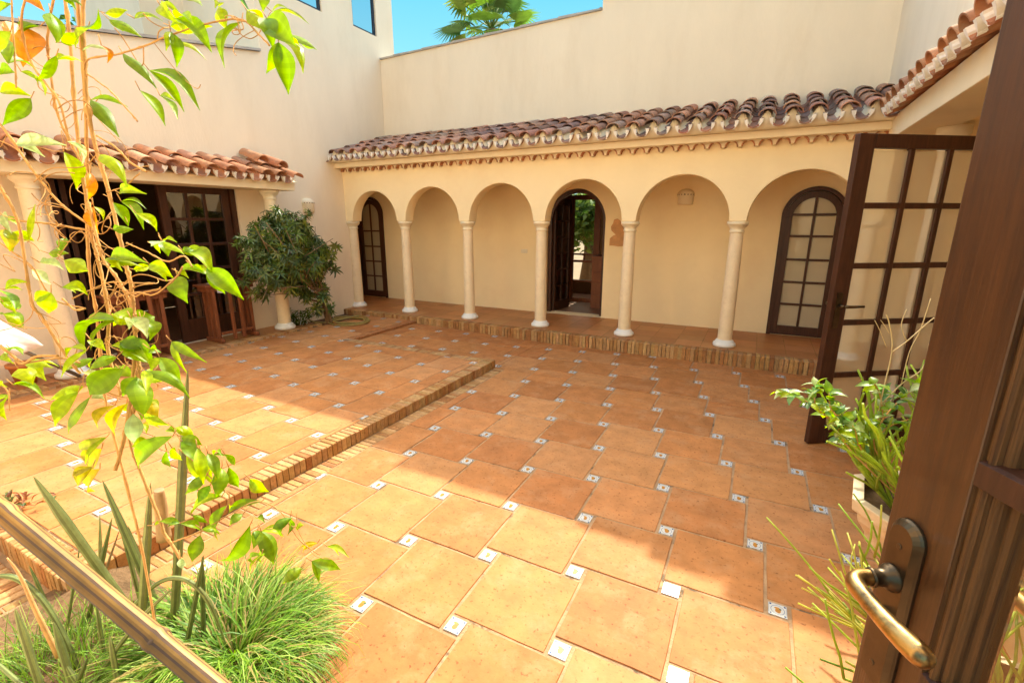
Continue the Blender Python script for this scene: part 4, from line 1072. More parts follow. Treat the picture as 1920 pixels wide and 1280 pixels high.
# ground weeds near shrub
def weed(name, label, cat, loc, n, h, spread, cols, matn='greens', seed=1, lw=0.3, ll=0.07):
    rr_ = random.Random(seed); t = thing(name, label, cat, loc); mb = MB(); ms = MB(); L0 = Vector(loc)
    for k in range(n):
        a = rr_.uniform(0, 2 * pi); e = L0 + Vector((cos(a) * spread * rr_.random(), sin(a) * spread * rr_.random(), h * rr_.uniform(0.4, 1)))
        s = L0 + Vector((cos(a) * spread * .3, sin(a) * spread * .3, 0))
        P = smooth_path([s, (s + e) / 2 + Vector((0, 0, h * .15)), e], 3); ms.tube(P, 0.003, 4)
        for p in P[1:]:
            for q in range(3):
                d = Vector((rr_.uniform(-1, 1), rr_.uniform(-1, 1), rr_.uniform(-.3, .6))).normalized()
                leaf(mb, p, p + d * ll * rr_.uniform(.6, 1.2), ll * lw * 1.4, (0, 0, 1), jit(rr_.choice(cols), .2, rr_), 0.2, 0.15, 3)
    ms.build('stem', 'greens', t); mb.build('foliage', matn, t); return t
weed('ground_plant', 'low leafy weeds at the foot of the round shrub', 'plant', (-5.95, 4.62, ZT - 0.02), 26, 0.26, 0.26, GS[:2] + [(0.1, 0.16, 0.04)], seed=4)
weed('seedling', 'small pale green seedling against the wall left of the arcade step', 'plant', (-6.03, 5.28, ZT), 5, 0.34, 0.10, [(0.16, 0.22, 0.05)], seed=6, ll=0.06)
# garden hose
mb = MB(); P = []
for k in range(200):
    a = k / 200 * 2 * pi * 4.3; rx = 0.42 + 0.05 * sin(k * .11); ry = 0.22 + 0.03 * cos(k * 0.07)
    P.append((-5.50 + rx * cos(a) * 0.72, 5.15 + ry * sin(a) + 0.05 * sin(k * .05), ZT + 0.014 + 0.012 * (k // 46) * (0.5 + 0.5 * sin(k * 0.2))))
P += [(-5.75, 4.9, ZT + 0.02), (-5.95, 4.8, ZT + 0.05), (-6.05, 4.85, 0.2)]
mb.tube(smooth_path(P, 2), 0.010, 7)
tag(mb.build('garden_hose', 'hose'), 'yellow-green garden hose coiled on the terrace beside the shrub', 'hose')

# ---- hanging vine in the foreground
VN = thing('climbing_vine', 'climbing vine with tan twining stems and bright backlit leaves at upper left', 'vine', (-1.35, 0.75, 0.03))
r4 = random.Random(31)
st = MB()
def vstem(pts, d0, d1, r, ext_up=False, wob=0.0012, nodes=True):
    n = len(pts); W = [at(x, y, d0 + (d1 - d0) * i / (n - 1)) for i, (x, y) in enumerate(pts)]
    P = smooth_path(W, 8); r = r * 0.82
    P = [p + Vector((r4.uniform(-1, 1), r4.uniform(-1, 1), r4.uniform(-1, 1))) * wob * 0.4 for p in P]
    rs = [r * (1 + (0.4 if (i % 11 == 0 and nodes) else 0) + r4.uniform(-.1, .1)) for i in range(len(P))]
    st.tube(P, rs, 7); return P
S = []
S.append(vstem([(130, -260), (138, -80), (150, 60), (158, 160), (163, 300), (163, 425), (169, 519), (180, 581), (186, 640), (200, 760), (262, 1010), (300, 1230)], 0.98, 1.5, 0.0046))
S.append(vstem([(165, -260), (160, -60), (155, 40), (160, 140), (164, 200), (178, 270), (201, 350), (225, 448), (237, 500), (247, 544), (254, 640), (262, 720), (240, 800)], 0.95, 0.95, 0.0046))
S.append(vstem([(95, -200), (120, -20), (132, 90), (140, 200), (150, 294), (164, 387), (173, 448), (182, 480), (194, 534), (204, 594), (203, 660), (228, 740)], 1.0, 1.0, 0.0042))
S.append(vstem([(166, 380), (180, 440), (194, 487), (222, 525), (250, 581), (256, 620)], 0.97, 0.95, 0.0036))
S.append(vstem([(-40, 200), (0, 233), (58, 315), (77, 340), (117, 385), (162, 418)], 0.9, 0.97, 0.0026))
S.append(vstem([(-30, 300), (0, 350), (35, 422), (58, 560), (80, 597), (125, 668), (150, 700)], 0.85, 0.95, 0.0030))
S.append(vstem([(-40, 412), (0, 411), (77, 418), (120, 424), (170, 433)], 0.9, 0.97, 0.0026))
S.append(vstem([(158, 140), (165, 112), (220, 102), (275, 85), (310, 70), (380, 47), (450, 37), (485, 65), (505, 85)], 0.95, 0.86, 0.0020))
S.append(vstem([(110, -40), (90, 60), (95, 140), (110, 220), (150, 300)], 0.98, 1.0, 0.0030))
S.append(vstem([(60, -40), (40, 40), (60, 120), (110, 190), (130, 260), (165, 330)], 0.93, 1.0, 0.0026))
S.append(vstem([(20, -20), (28, 120), (30, 165)], 0.9, 0.9, 0.0018))
S.append(vstem([(254, 640), (248, 720), (243, 760), (231, 829), (216, 882)], 0.95, 0.93, 0.0042))
S.append(vstem([(240, 800), (247, 840), (262, 879), (282, 930), (300, 975), (309, 1001), (322, 1020), (341, 1052)], 0.95, 0.95, 0.0036))
S.append(vstem([(318, 1018), (345, 1008), (369, 999), (400, 985)], 0.95, 0.93, 0.0018))
S.append(vstem([(238, 456), (275, 472), (313, 490), (345, 480), (360, 500)], 0.94, 0.88, 0.0018))
S.append(vstem([(225, 555), (260, 548), (290, 552), (330, 520), (342, 500)], 0.94, 0.9, 0.0020))
S.append(vstem([(135, 560), (200, 531), (235, 530), (290, 531)], 0.95, 0.92, 0.0016))
S.append(vstem([(215, 530), (250, 555), (270, 548), (298, 542), (300, 538)], 0.94, 0.92, 0.0018))
S.append(vstem([(118, 560), (140, 580), (160, 578)], 0.95, 0.92, 0.0022))
S.append(vstem([(0, 648), (25, 668), (42, 682), (70, 668), (108, 667)], 0.88, 0.88, 0.0030))
S.append(vstem([(42, 682), (100, 672), (125, 672), (150, 680)], 0.88, 0.92, 0.0022))
S.append(vstem([(-20, 440), (20, 470), (60, 500), (100, 560), (160, 578)], 0.9, 0.95, 0.0018))
S.append(vstem([(200, 360), (232, 350), (262, 325)], 0.94, 0.92, 0.0014))
S.append(vstem([(182, 255), (215, 275), (245, 305), (275, 322)], 0.94, 0.92, 0.0022))
S.append(vstem([(165, 140), (200, 165), (225, 190), (258, 228)], 0.95, 0.92, 0.0018))
S.append(vstem([(190, 700), (215, 720), (235, 735), (250, 745)], 0.93, 0.93, 0.0016))
S.append(vstem([(0, 720), (15, 735), (18, 770)], 0.9, 0.9, 0.0014))
S.append(vstem([(555, 960), (562, 1000), (590, 1040), (620, 1048)], 0.95, 0.95, 0.0008, nodes=False))
S.append(vstem([(369, 999), (430, 965), (480, 940), (525, 958), (560, 1010), (600, 1040)], 0.93, 0.95, 0.0012))
S.append(vstem([(335, 840), (370, 870), (410, 910), (430, 930), (420, 960)], 0.93, 0.93, 0.0016))
# fine tangled tendrils round the main stems
for k in range(100):
    s = r4.choice(S[:9]); i = r4.randint(len(s) // 5, len(s) - 2); p = s[i].copy(); P = [p.copy()]
    d = Vector((r4.uniform(-1, 1), r4.uniform(-1, 1), r4.uniform(-1, 1))).normalized(); n_ = r4.randint(6, 16)
    ax = Vector((r4.uniform(-1, 1), r4.uniform(-1, 1), r4.uniform(-1, 1))).normalized(); turn = r4.uniform(0.2, 0.9)
    for q in range(n_):
        d = (Matrix.Rotation(turn * r4.uniform(.5, 1.2), 3, ax) @ d).normalized(); p = p + d * r4.uniform(0.006, 0.013); P.append(p.copy())
    st.tube(smooth_path(P, 3), r4.uniform(0.0006, 0.0011), 5)
LY = (0.34, 0.46, 0.015); LG = (0.20, 0.33, 0.02); LD = (0.06, 0.15, 0.03); LP = (0.40, 0.50, 0.24); LO = (0.55, 0.24, 0.05); LYY = (0.52, 0.44, 0.015)
fo = MB()
def L2(lst, ox, oy, s, dlo=0.86, dhi=0.98, default=LY):
    for e in lst:
        x0, y0, x1, y1, w_ = e[:5]; c = e[5] if len(e) > 5 else r4.choice([LY, LY, LG, LG, LY])
        d = r4.uniform(dlo, dhi); dd = r4.uniform(-0.02, 0.03)
        a = at(ox + x0 / s, oy + y0 / s, d); b = at(ox + x1 / s, oy + y1 / s, d + dd)
        wm = w_ / s / F * d
        toc = (CAM - a).normalized()
        nr = (toc * 0.8 + Vector((r4.uniform(-.7, .7), r4.uniform(-.7, .7), r4.uniform(0.1, 1.2)))).normalized()
        b = a + (b - a) * 1.12; leaf(fo, a, b, wm * 1.22, nr, jit(c, 0.15, r4), r4.uniform(0.25, 0.8) * r4.choice([1, 1, -1]), r4.uniform(0.08, 0.30), 10, curl=r4.uniform(0, 0.15))
        if r4.random() < 0.55:      # a younger leaf from the same node
            dv = (b - a); L_ = dv.length; dv = (dv.normalized() + Vector((r4.uniform(-.8, .8), r4.uniform(-.8, .8), r4.uniform(-.7, .5)))).normalized()
            leaf(fo, a, a + dv * L_ * r4.uniform(.45, .85), wm * 0.8, (nr + Vector((r4.uniform(-.6, .6), r4.uniform(-.6, .6), .3))).normalized(), jit(c if r4.random() < .6 else LY, 0.15, r4), r4.uniform(0.3, 0.7), r4.uniform(0.08, 0.25), 8)
        # short petiole
        pd = (a - b).normalized(); st.tube([a, a + pd * 0.012 + Vector((0, 0, 0.006))], 0.0009, 5)
st2 = MB()
L2([(395, 50, 470, 40, 40), (410, 75, 520, 135, 35), (505, 70, 600, 80, 35), (600, 20, 670, 90, 40), (660, 70, 780, 185, 70), (640, 100, 780, 100, 50), (640, 160, 760, 220, 34), (640, 120, 660, 240, 40), (460, 200, 575, 320, 40), (560, 265, 730, 400, 60),
    (525, 340, 610, 460, 50), (600, 360, 660, 440, 34), (340, 375, 435, 500, 50), (60, 540, 230, 545, 50, LP), (240, 570, 280, 695, 55), (375, 580, 468, 690, 50), (250, 530, 300, 610, 60, LP), (450, 725, 540, 728, 38), (455, 755, 530, 850, 38, LG), (510, 800, 580, 860, 34),
    (425, 760, 475, 840, 40, LG), (425, 860, 492, 860, 30), (75, 95, 85, 235, 100, LO), (340, 650, 330, 740, 34, LO), (352, 775, 370, 865, 40, LO), (0, 345, 105, 360, 44), (115, 370, 20, 460, 48, LG), (210, 210, 135, 285, 52, LG), (205, 225, 300, 232, 48),
    (80, 270, 160, 350, 44), (0, 262, 50, 272, 44, LG), (30, 240, 35, 160, 38, LG), (190, 50, 210, 150, 60), (310, 190, 390, 188, 54, LP), (380, 170, 400, 230, 30, LO), (905, 85, 850, 240, 78, LG), (790, -6, 925, 45, 66, LD), (1020, 45, 1145, 88, 40), (1090, 130, 1178, 182, 56, LG),
    (1000, 70, 1100, 165, 90), (1045, 160, 1078, 335, 66), (1070, 150, 1130, 262, 50), (925, 40, 1005, 115, 55), (820, 25, 850, 108, 44), (690, -8, 752, 20, 50, LP), (980, -20, 985, 40, 40), (225, -5, 300, 20, 44, LG), (90, 0, 160, 40, 44, LO),
    (605, 905, 628, 955, 40), (612, 905, 682, 948, 32), (688, 945, 788, 1020, 66), (775, 1005, 900, 1112, 58), (670, 1020, 762, 1028, 34), (665, 1036, 700, 1126, 62, LG), (560, 990, 642, 1038, 44), (684, 942, 722, 938, 24), (570, 915, 615, 905, 16, LP), (720, 1000, 800, 1050, 34),
    (415, 965, 540, 985, 50), (412, 1000, 520, 1000, 26), (500, 1010, 560, 1000, 26), (20, 860, 35, 935, 50, LYY), (0, 820, 40, 870, 40, LP), (45, 872, 120, 900, 38), (110, 900, 130, 780, 18), (230, 940, 248, 898, 30), (182, 950, 250, 950, 34), (240, 975, 322, 1012, 56), (150, 985, 230, 1010, 34, LP),
    (120, 1010, 182, 1060, 36, LP), (232, 1078, 320, 1105, 42), (192, 1098, 185, 1168, 56), (20, 1085, 105, 1062, 34), (0, 1130, 62, 1150, 40), (0, 1178, 78, 1228, 40), (450, 1200, 330, 1285, 74, LG), (437, 1172, 492, 1212, 56), (482, 1190, 545, 1262, 56, LP), (530, 1215, 575, 1190, 70, LG), (40, 120, 0, 200, 50), (150, 100, 60, 130, 50, LG), (330, 110, 290, 180, 50), (0, 60, 40, 20, 50, LG), (300, 100, 360, 40, 40, LG), (230, 160, 290, 120, 40)], 0, 0, 2.0)
L2([(700, 130, 530, 310, 110, LG), (700, 80, 780, 140, 90), (790, 120, 872, 216, 80, LP), (850, 130, 890, 240, 90, LG), (720, 260, 905, 380, 120, LG), (670, 280, 892, 392, 80), (550, 250, 625, 305, 50), (520, 310, 410, 345, 56), (560, 360, 420, 420, 60, LG), (740, 420, 560, 560, 120, LG),
    (700, 350, 550, 420, 70), (770, 440, 590, 500, 60, LG), (820, 470, 848, 700, 120, LG), (500, 525, 320, 600, 60), (470, 560, 345, 745, 90), (540, 590, 425, 790, 120), (870, 450, 962, 492, 80), (900, 300, 960, 320, 100, LG), (880, 610, 945, 725, 70, LYY), (690, 640, 600, 762, 60, LYY), (760, 630, 700, 805, 90, LYY),
    (800, 690, 800, 850, 80, LP), (860, 750, 945, 772, 44, LYY), (640, 830, 495, 890, 50, (0.30, 0.32, 0.04)), (610, 900, 540, 1000, 110, (0.40, 0.36, 0.03)), (555, 1010, 478, 1112, 70, (0.34, 0.30, 0.03)), (600, 1020, 575, 1140, 100, (0.46, 0.36, 0.03)), (890, 850, 800, 885, 60),
    (90, 70, -20, 20, 90), (130, 172, 30, 100, 46), (20, 20, 90, 80, 40), (150, 385, 302, 412, 56), (110, 420, 190, 505, 96), (190, 400, 268, 482, 66), (80, 515, 248, 592, 48), (60, 580, 42, 712, 76), (60, 300, 130, 332, 44), (0, 345, 75, 385, 40), (0, 525, 40, 530, 40), (500, 440, 560, 500, 60, LP), (560, 570, 620, 600, 50, LP), (720, 420, 820, 470, 60)], 0, 560, 3.2)
L2([(335, 790, 110, 1012, 130, LG), (330, 82, 565, 222, 60), (130, 300, 430, 485, 95), (240, 200, 385, 380, 90), (350, 760, 300, 742, 50, LG), (350, 730, 480, 790, 70), (400, 830, 560, 1000, 80), (330, 880, 400, 960, 60), (520, 880, 560, 1120, 76), (600, 920, 668, 1100, 70), (640, 930, 700, 940, 40, LG), (120, 640, 290, 700, 60), (400, 800, 540, 850, 70, LG), (290, 900, 320, 1010, 50)], 240, 620, 4.0)
L2([(820, 0, 960, 320, 110), (930, 0, 1005, 200, 76, LG), (1010, 60, 1060, 340, 110), (1180, 60, 1270, 160, 60, LG), (1150, 200, 1100, 470, 130, LG), (1220, 190, 1310, 370, 90), (990, 280, 808, 442, 100, LG), (1035, 370, 925, 530, 90, LG), (1150, 480, 868, 655, 120), (1430, 310, 1600, 420, 110), (1550, 530, 1250, 645, 80, LG),
    (860, 670, 995, 742, 56), (730, 745, 545, 730, 64, LG), (740, 750, 912, 815, 70, LG), (935, 868, 862, 1105, 120, LG), (955, 810, 1118, 862, 70, LG), (1215, 570, 1125, 885, 150, LG), (1430, 770, 1150, 1085, 150, LG), (1510, 820, 1470, 985, 100, LG), (1545, 830, 1655, 1125, 150, LG), (1500, 700, 1572, 740, 60, LG), (1660, 800, 1840, 700, 90, LG), (1830, 700, 1760, 880, 90, LG), (1890, 790, 1960, 770, 70), (1360, 660, 1240, 760, 80, LG), (480, 770, 560, 740, 40), (740, 1100, 760, 1200, 60, LP), (1550, 1060, 1490, 1150, 50, LG)], 200, 840, 5.33, 0.9, 0.98)
L2([(1350, 80, 1240, 155, 55, LYY), (1430, 110, 1600, 195, 55), (1300, 235, 1522, 300, 86, LG), (1212, 290, 1068, 415, 84, LG), (880, 180, 822, 255, 50, LG)], 300, 1000, 4.57, 0.95, 1.0)
fo.build('leaves', 'leaf', VN); st.build('stem', 'stem', VN)

# ---- dry cane crossing the lower left corner
CN = thing('dry_cane', 'thick dry ribbed cane slanting across the lower left corner', 'cane', at(400, 1290, 0.5) )
mb = MB(); A = at(-60, 905, 0.66); B = at(470, 1345, 0.52); n = 60; rows = []
ax = (B - A).normalized(); u = ax.cross(Vector((0, 0, 1))).normalized(); v = u.cross(ax)
CC = [(0.27, 0.13, 0.028), (0.33, 0.19, 0.055), (0.12, 0.06, 0.03), (0.19, 0.145, 0.04)]
segs = 28
for k in range(segs):
    a0, a1 = 2 * pi * k / segs, 2 * pi * (k + 1) / segs
    rws = []
    for i in range(n + 1):
        t = i / n; p = A + (B - A) * t
        r_ = 0.0128 * (1 + 0.02 * sin(t * 30)) + (0.0022 if abs(t - 0.16) < 0.012 or abs(t - 0.72) < 0.012 else 0)
        def RR(a): return r_ * (1 + 0.06 * cos(a * 4) - 0.10 * max(0, cos(a * 2 + 0.6)) ** 8)
        rws.append([p + (u * cos(a0) + v * sin(a0)) * RR(a0), p + (u * cos(a1) + v * sin(a1)) * RR(a1)])
    mb.grid(rws, 0, jit(CC[(k * 5 // segs) % 4 if k % 3 else 2], 0.12), sm=True)
mb.build('shaft', 'bamboo', CN)
for t in (0.16, 0.72):
    mb = MB(); p = A + (B - A) * t; mb.tube([p - ax * 0.004, p, p + ax * 0.004], [0.0131, 0.0141, 0.0131], 24, c=(0.20, 0.11, 0.06)); mb.build('node_ring', 'bamboo', CN)

# ---- spear-leaved plant
SP = thing('spear_plant', 'clump of tall grey-green cylindrical spear leaves in the planting bed', 'plant', (-1.78, 0.72, 0.05))
r5 = random.Random(8); mb = MB()
def spear(px0, py0, px1, py1, d0, d1, w_, bend=None, col_=(0.11, 0.15, 0.06)):
    a = at(px0, py0, d0); b = at(px1, py1, d1); n = 16
    r0 = w_ * 0.50 / 2 / F * (d0 + d1) / 2
    m_ = (a + b) / 2
    if bend: m_ = at(bend[0], bend[1], bend[2])
    P = smooth_path([a, a + (m_ - a) * .5 + (m_ - (a + b) / 2) * .25, m_, m_ + (b - m_) * .5 + (m_ - (a + b) / 2) * .25, b], 6)
    n = len(P); ax0 = (P[-1] - P[0]).normalized(); u = ax0.cross(Vector((0.3, 1, 0.1))).normalized()
    segs = 10; rows = [[] for _ in range(segs + 1)]
    for i, p in enumerate(P):
        d = (P[min(i + 1, n - 1)] - P[max(i - 1, 0)]).normalized(); uu = (u - d * u.dot(d)).normalized(); vv = d.cross(uu); t = i / (n - 1)
        rr_ = r0 * min(1, ((1 - t) * 4.0) ** 0.75 + 0.05)
        for k in range(segs + 1):
            an = 2 * pi * k / segs; q_ = rr_ * (1 + (0.03 if k % 2 else -0.04)); rows[k].append(p + uu * cos(an) * q_ + vv * sin(an) * q_)
    for k in range(segs): mb.grid([rows[k], rows[k + 1]], 0, jit(col_ if k % 2 else tuple(x * 0.55 for x in col_), 0.10, r5), sm=False)
G1 = (0.24, 0.27, 0.10); G2 = (0.18, 0.22, 0.075); G3 = (0.14, 0.18, 0.055)
for s in [(318, 1330, 352, 690, 1.9, 1.45, 30, None, G1), (255, 1330, 282, 905, 1.75, 1.5, 29, None, G1), (262, 1170, 63, 893, 1.9, 1.6, 33, None, G1), (335, 1230, 192, 900, 1.95, 1.7, 26, None, G2),
          (262, 1120, 221, 960, 2.0, 1.9, 15, None, G2), (345, 1235, 382, 1040, 1.7, 1.6, 17, None, G3), (382, 1240, 379, 1042, 1.75, 1.65, 17, None, G3), (90, 1330, 28, 1140, 1.5, 1.4, 26, None, G1), (150, 1330, 100, 1165, 1.5, 1.42, 26, None, G2),
          (170, 1330, -30, 1082, 1.7, 1.6, 20, (80, 1125, 1.62), G2), (110, 1180, 55, 1060, 1.8, 1.7, 12, None, G3), (145, 1250, 210, 970, 1.9, 1.8, 17, None, G2), (190, 1200, 187, 965, 2.0, 1.95, 13, None, G1), (160, 1310, 325, 1100, 1.6, 1.5, 17, (235, 1195, 1.55), G1),
          (250, 1290, 225, 1130, 1.8, 1.7, 15, None, G2), (205, 1290, 180, 1130, 1.7, 1.6, 14, None, G2), (240, 1150, 425, 1210, 1.7, 1.7, 16, (345, 1085, 1.62), G1), (-20, 1230, 60, 1300, 1.5, 1.4, 16, None, G2), (310, 1280, 265, 1060, 1.8, 1.8, 12, None, G3), (296, 1140, 240, 985, 2.0, 1.9, 12, None, G2), (330, 1310, 250, 1180, 1.7, 1.6, 14, None, G2), (100, 1340, 150, 1020, 1.8, 1.75, 10, None, G2), (200, 1340, 330, 1220, 1.6, 1.6, 14, None, G1), (135, 1250, 225, 990, 1.9, 1.9, 9, None, (0.3, 0.2, 0.1)), (275, 1330, 290, 1130, 1.65, 1.6, 22, None, G1), (230, 1330, 205, 1190, 1.55, 1.5, 20, None, G1), (350, 1330, 345, 1190, 1.8, 1.7, 16, None, G3), (185, 1340, 120, 1240, 1.5, 1.45, 18, None, G2), (120, 1340, 165, 1230, 1.5, 1.45, 16, None, G3), (300, 1260, 330, 1120, 1.95, 1.9, 14, None, G2)]:
    spear(*s)
mb.build('spear_leaves', 'snake', SP)
# old dry spear, broken
mb = MB(); P = [at(110, 1230, 1.6), at(70, 1150, 1.55), at(38, 1080, 1.52), at(13, 1045, 1.5)]; mb.tube(smooth_path(P), [0.010 - 0.0005 * i for i in range(16)], 6, c=(0.6, 0.33, 0.14)); mb.build('dry_leaf', 'bamboo', SP); mb = MB()
P = [at(308, 1010, 1.75), at(302, 950, 1.72), at(298, 918, 1.7)]; mb.tube(smooth_path(P), [0.026 - 0.001 * i for i in range(11)], 8, c=(0.40, 0.24, 0.12)); mb.build('dry_leaf', 'bamboo', SP)

# ---- grass clump
GR = thing('grass_clump', 'lush bright green clump of fine arching grass in the lower left', 'grass plant', (-1.42, 0.86, 0.05))
mb = MB(); r6 = random.Random(17); gc = Vector((-1.54, 0.76, 0.03))
GC = [(0.18, 0.33, 0.03), (0.25, 0.40, 0.05), (0.12, 0.24, 0.025), (0.36, 0.47, 0.12), (0.09, 0.18, 0.03)]
def blade(mb, s, a, L, lean, w_, c, seg=6):
    d = Vector((cos(a), sin(a), 0)); sd_ = Vector((-sin(a), cos(a), 0)); rows = []
    p = Vector(s); el = pi / 2 - lean * 0.35
    for i in range(seg + 1):
        t = i / seg; ww = w_ * (1 - t ** 2) * 0.5 + 0.0003
        rows.append([p - sd_ * ww, p + sd_ * ww]); el -= lean * (2.3 / seg) * (0.6 + t)
        p = p + (d * cos(el) + Vector((0, 0, 1)) * sin(el)) * (L / seg)
        if p.z < 0.012: p.z = 0.012 + r6.random() * 0.01
    mb.grid(rows, 0, c, sm=True)
for k in range(4600):
    a = r6.uniform(0, 2 * pi); rr_ = 0.22 * sqrt(r6.random()); s = gc + Vector((cos(a) * rr_ * 1.15, sin(a) * rr_ * 0.95, 0.02))
    aa = a + r6.gauss(0, 0.7)
    c = jit(r6.choice(GC), 0.2, r6)
    if r6.random() < 0.15: c = (0.42, 0.30, 0.12)
    blade(mb, s, aa, r6.uniform(0.15, 0.37), r6.uniform(0.6, 1.35), r6.uniform(0.0032, 0.0062), c)
mb.build('blades', 'grass', GR)
GR2 = thing('grass_tuft', 'sparse smaller grass tuft among the spear leaves at the bottom left corner', 'grass plant', (-1.9, 0.5, 0.05))
mb = MB()
for k in range(1100):
    a = r6.uniform(0, 2 * pi); rr_ = 0.30 * sqrt(r6.random()); s = Vector((-1.93, 0.42, 0.03)) + Vector((cos(a) * rr_, sin(a) * rr_ * 0.9, 0))
    blade(mb, s, a + r6.gauss(0, 1.2), r6.uniform(0.10, 0.26), r6.uniform(0.2, 1.0), r6.uniform(0.002, 0.0038), jit(r6.choice(GC), 0.2, r6))
mb.build('blades', 'grass', GR2)
# leaf litter heap by the terrace edge
mb = MB(); p0 = onz(20, 960, ZT)
for k in range(70):
    s = p0 + Vector((r6.gauss(0, 0.07), r6.gauss(0, 0.07), 0.006 + 0.03 * r6.random())); d = Vector((r6.uniform(-1, 1), r6.uniform(-1, 1), r6.uniform(-.2, .5))).normalized()
    leaf(mb, s, s + d * 0.06, 0.018, (0, 0, 1), jit(r6.choice([(0.3, 0.12, 0.04), (0.12, 0.16, 0.04), (0.2, 0.08, 0.03)]), .2, r6), 0.6, 0.2, 4)
tag(mb.build('leaf_litter', 'leaf'), 'small heap of withered brown and green leaves on the terrace near its edge', 'dead leaves', kind='stuff')
# crumbs of litter along the courtyard joints
mb = MB()
for k in range(190):
    if r6.random() < 0.6: s = Vector((r6.uniform(-4.6, -2.4), YF + 0.03 + abs(r6.gauss(0, 0.05)), 0.004))
    else: s = Vector((r6.uniform(-4.4, 0.9), YP - 0.03 - abs(r6.gauss(0, 0.05)), 0.004))
    d = Vector((r6.uniform(-1, 1), r6.uniform(-1, 1), 0.1)).normalized(); leaf(mb, s, s + d * r6.uniform(0.012, 0.035), 0.009, (0, 0, 1), jit((0.14, 0.07, 0.03), .3, r6), 0.5, 0.1, 3)
tag(mb.build('dry_leaf_crumbs', 'leaf'), 'scattered dry leaf crumbs along the foot of the steps', 'dead leaves', kind='stuff')

# ---- potted plants on the right
def bowl(loc, rad_, h, label, group, name='flower_pot'):
    t = thing(name, label, 'flower pot', loc, group); x, y, z = loc; mb = MB(); n = 8
    prof = [(0.0, 0.0), (0.42, 0.0), (0.44, 0.10), (0.34, 0.16), (0.36, 0.24), (0.66, 0.44), (0.80, 0.58), (0.82, 0.66), (0.93, 0.78), (0.95, 0.86), (1.02, 0.88), (1.04, 1.0), (0.90, 1.0), (0.86, 0.88), (0.0, 0.86)]
    rows = []
    for r_, zz in prof:
        rows.append([(x + rad_ * r_ * 1.04 * cos(2 * pi * (k + .3) / n), y + rad_ * r_ * 1.04 * sin(2 * pi * (k + .3) / n), z + h * zz) for k in range(n)])
    mb.grid(rows[:-2], closed=True, sm=False); mb.build('bowl', 'pot', t, weld=True, bevel=0.006)
    m2 = MB(); m2.grid(rows[-3:], closed=True, sm=False); m2.build('earth', 'soil', t)
    return t
bowl((0.79, 2.33, 0.002), 0.30, 0.45, 'cream stone pot on the courtyard floor below the open glazed door', 'cream stone pots on the right')
bowl((0.70, 1.42, 0.002), 0.24, 0.36, 'second cream stone pot, nearer the foreground door, mostly hidden by thin stems', 'cream stone pots on the right')
PP = thing('pencil_plant', 'tall bright green plant of thin fleshy stems growing from the far cream pot', 'plant', (0.79, 2.33, 0.40))
ms = MB(); ml = MB(); r7 = random.Random(41)
PG = [(0.36, 0.44, 0.04), (0.42, 0.50, 0.07), (0.27, 0.36, 0.04)]
def stick(ms, p, d, L, r_, depth, cols, rr_):
    P = [p.copy()]; n = max(3, int(L / 0.05))
    for i in range(n):
        d = (d + Vector((rr_.gauss(0, .10), rr_.gauss(0, .10), rr_.gauss(0, .07)))).normalized(); p = p + d * (L / n); P.append(p.copy())
    ms.tube(P, [r_ * (1 - 0.3 * i / n) for i in range(n + 1)], 6, c=cols[0])
    if depth > 0:
        for k in range(rr_.randint(2, 3)):
            q = P[rr_.randint(n // 2, n)]; dd = (d + Vector((rr_.uniform(-.8, .8), rr_.uniform(-.8, .8), rr_.uniform(-.1, .7)))).normalized()
            stick(ms, q, dd, L * rr_.uniform(.45, .8), r_ * 0.8, depth - 1, [jit(cols[0], .15, rr_)], rr_)
    return P
for k in range(52):
    a = r7.uniform(0, 2 * pi); s = Vector((0.79 + 0.15 * cos(a), 2.33 + 0.15 * sin(a), 0.40)); o = Vector((cos(a) * .55 - 0.10, sin(a) * .5, 1)).normalized()
    stick(ms, s, o, r7.uniform(0.22, 0.46), 0.0075, 1, [jit(r7.choice(PG), .15, r7)], r7)
ms.build('stem', 'grass', PP)
LF = thing('leafy_plant', 'small light green leafy branch growing over the rim of the far cream pot', 'plant', (0.70, 2.36, 0.40))
ms = MB(); ml = MB(); base = Vector((0.72, 2.34, 0.40))
def pxp(x, y, d): return at(x, y, d)
bd = (base - CAM).dot(CR @ Vector((0, 0, -1)))
for (pts) in [[(1600, 850), (1560, 790), (1500, 745), (1470, 735)], [(1600, 850), (1570, 800), (1530, 760), (1530, 720)], [(1620, 850), (1600, 800), (1560, 770), (1555, 735)], [(1640, 840), (1660, 780), (1700, 740), (1730, 720)], [(1640, 850), (1655, 790), (1650, 740), (1640, 720)], [(1650, 830), (1690, 790), (1740, 790), (1770, 800)]]:
    W = [base] + [at(x, y, bd + r7.uniform(-.08, .1)) for x, y in pts]; P = smooth_path(W, 4); ms.tube(P, 0.003, 5)
    for i, p in enumerate(P[5:]):
        for q in range(3):
            d = Vector((r7.uniform(-1, 1), r7.uniform(-1, 1), r7.uniform(-.5, .5))).normalized()
            leaf(ml, p, p + d * r7.uniform(0.045, 0.075), 0.036, (r7.uniform(-.4, .4), r7.uniform(-.6, .2), 1), jit(r7.choice([LG, LY, (0.14, 0.27, 0.08), LP]), .15, r7), 0.2, 0.1, 5)
ms.build('stem', 'stem', LF); ml.build('leaves', 'leaf', LF)
TW = thing('dry_twigs', 'bare pale forked twigs rising in front of the open glazed door', 'twigs', (0.80, 2.35, 0.40)); ms = MB()
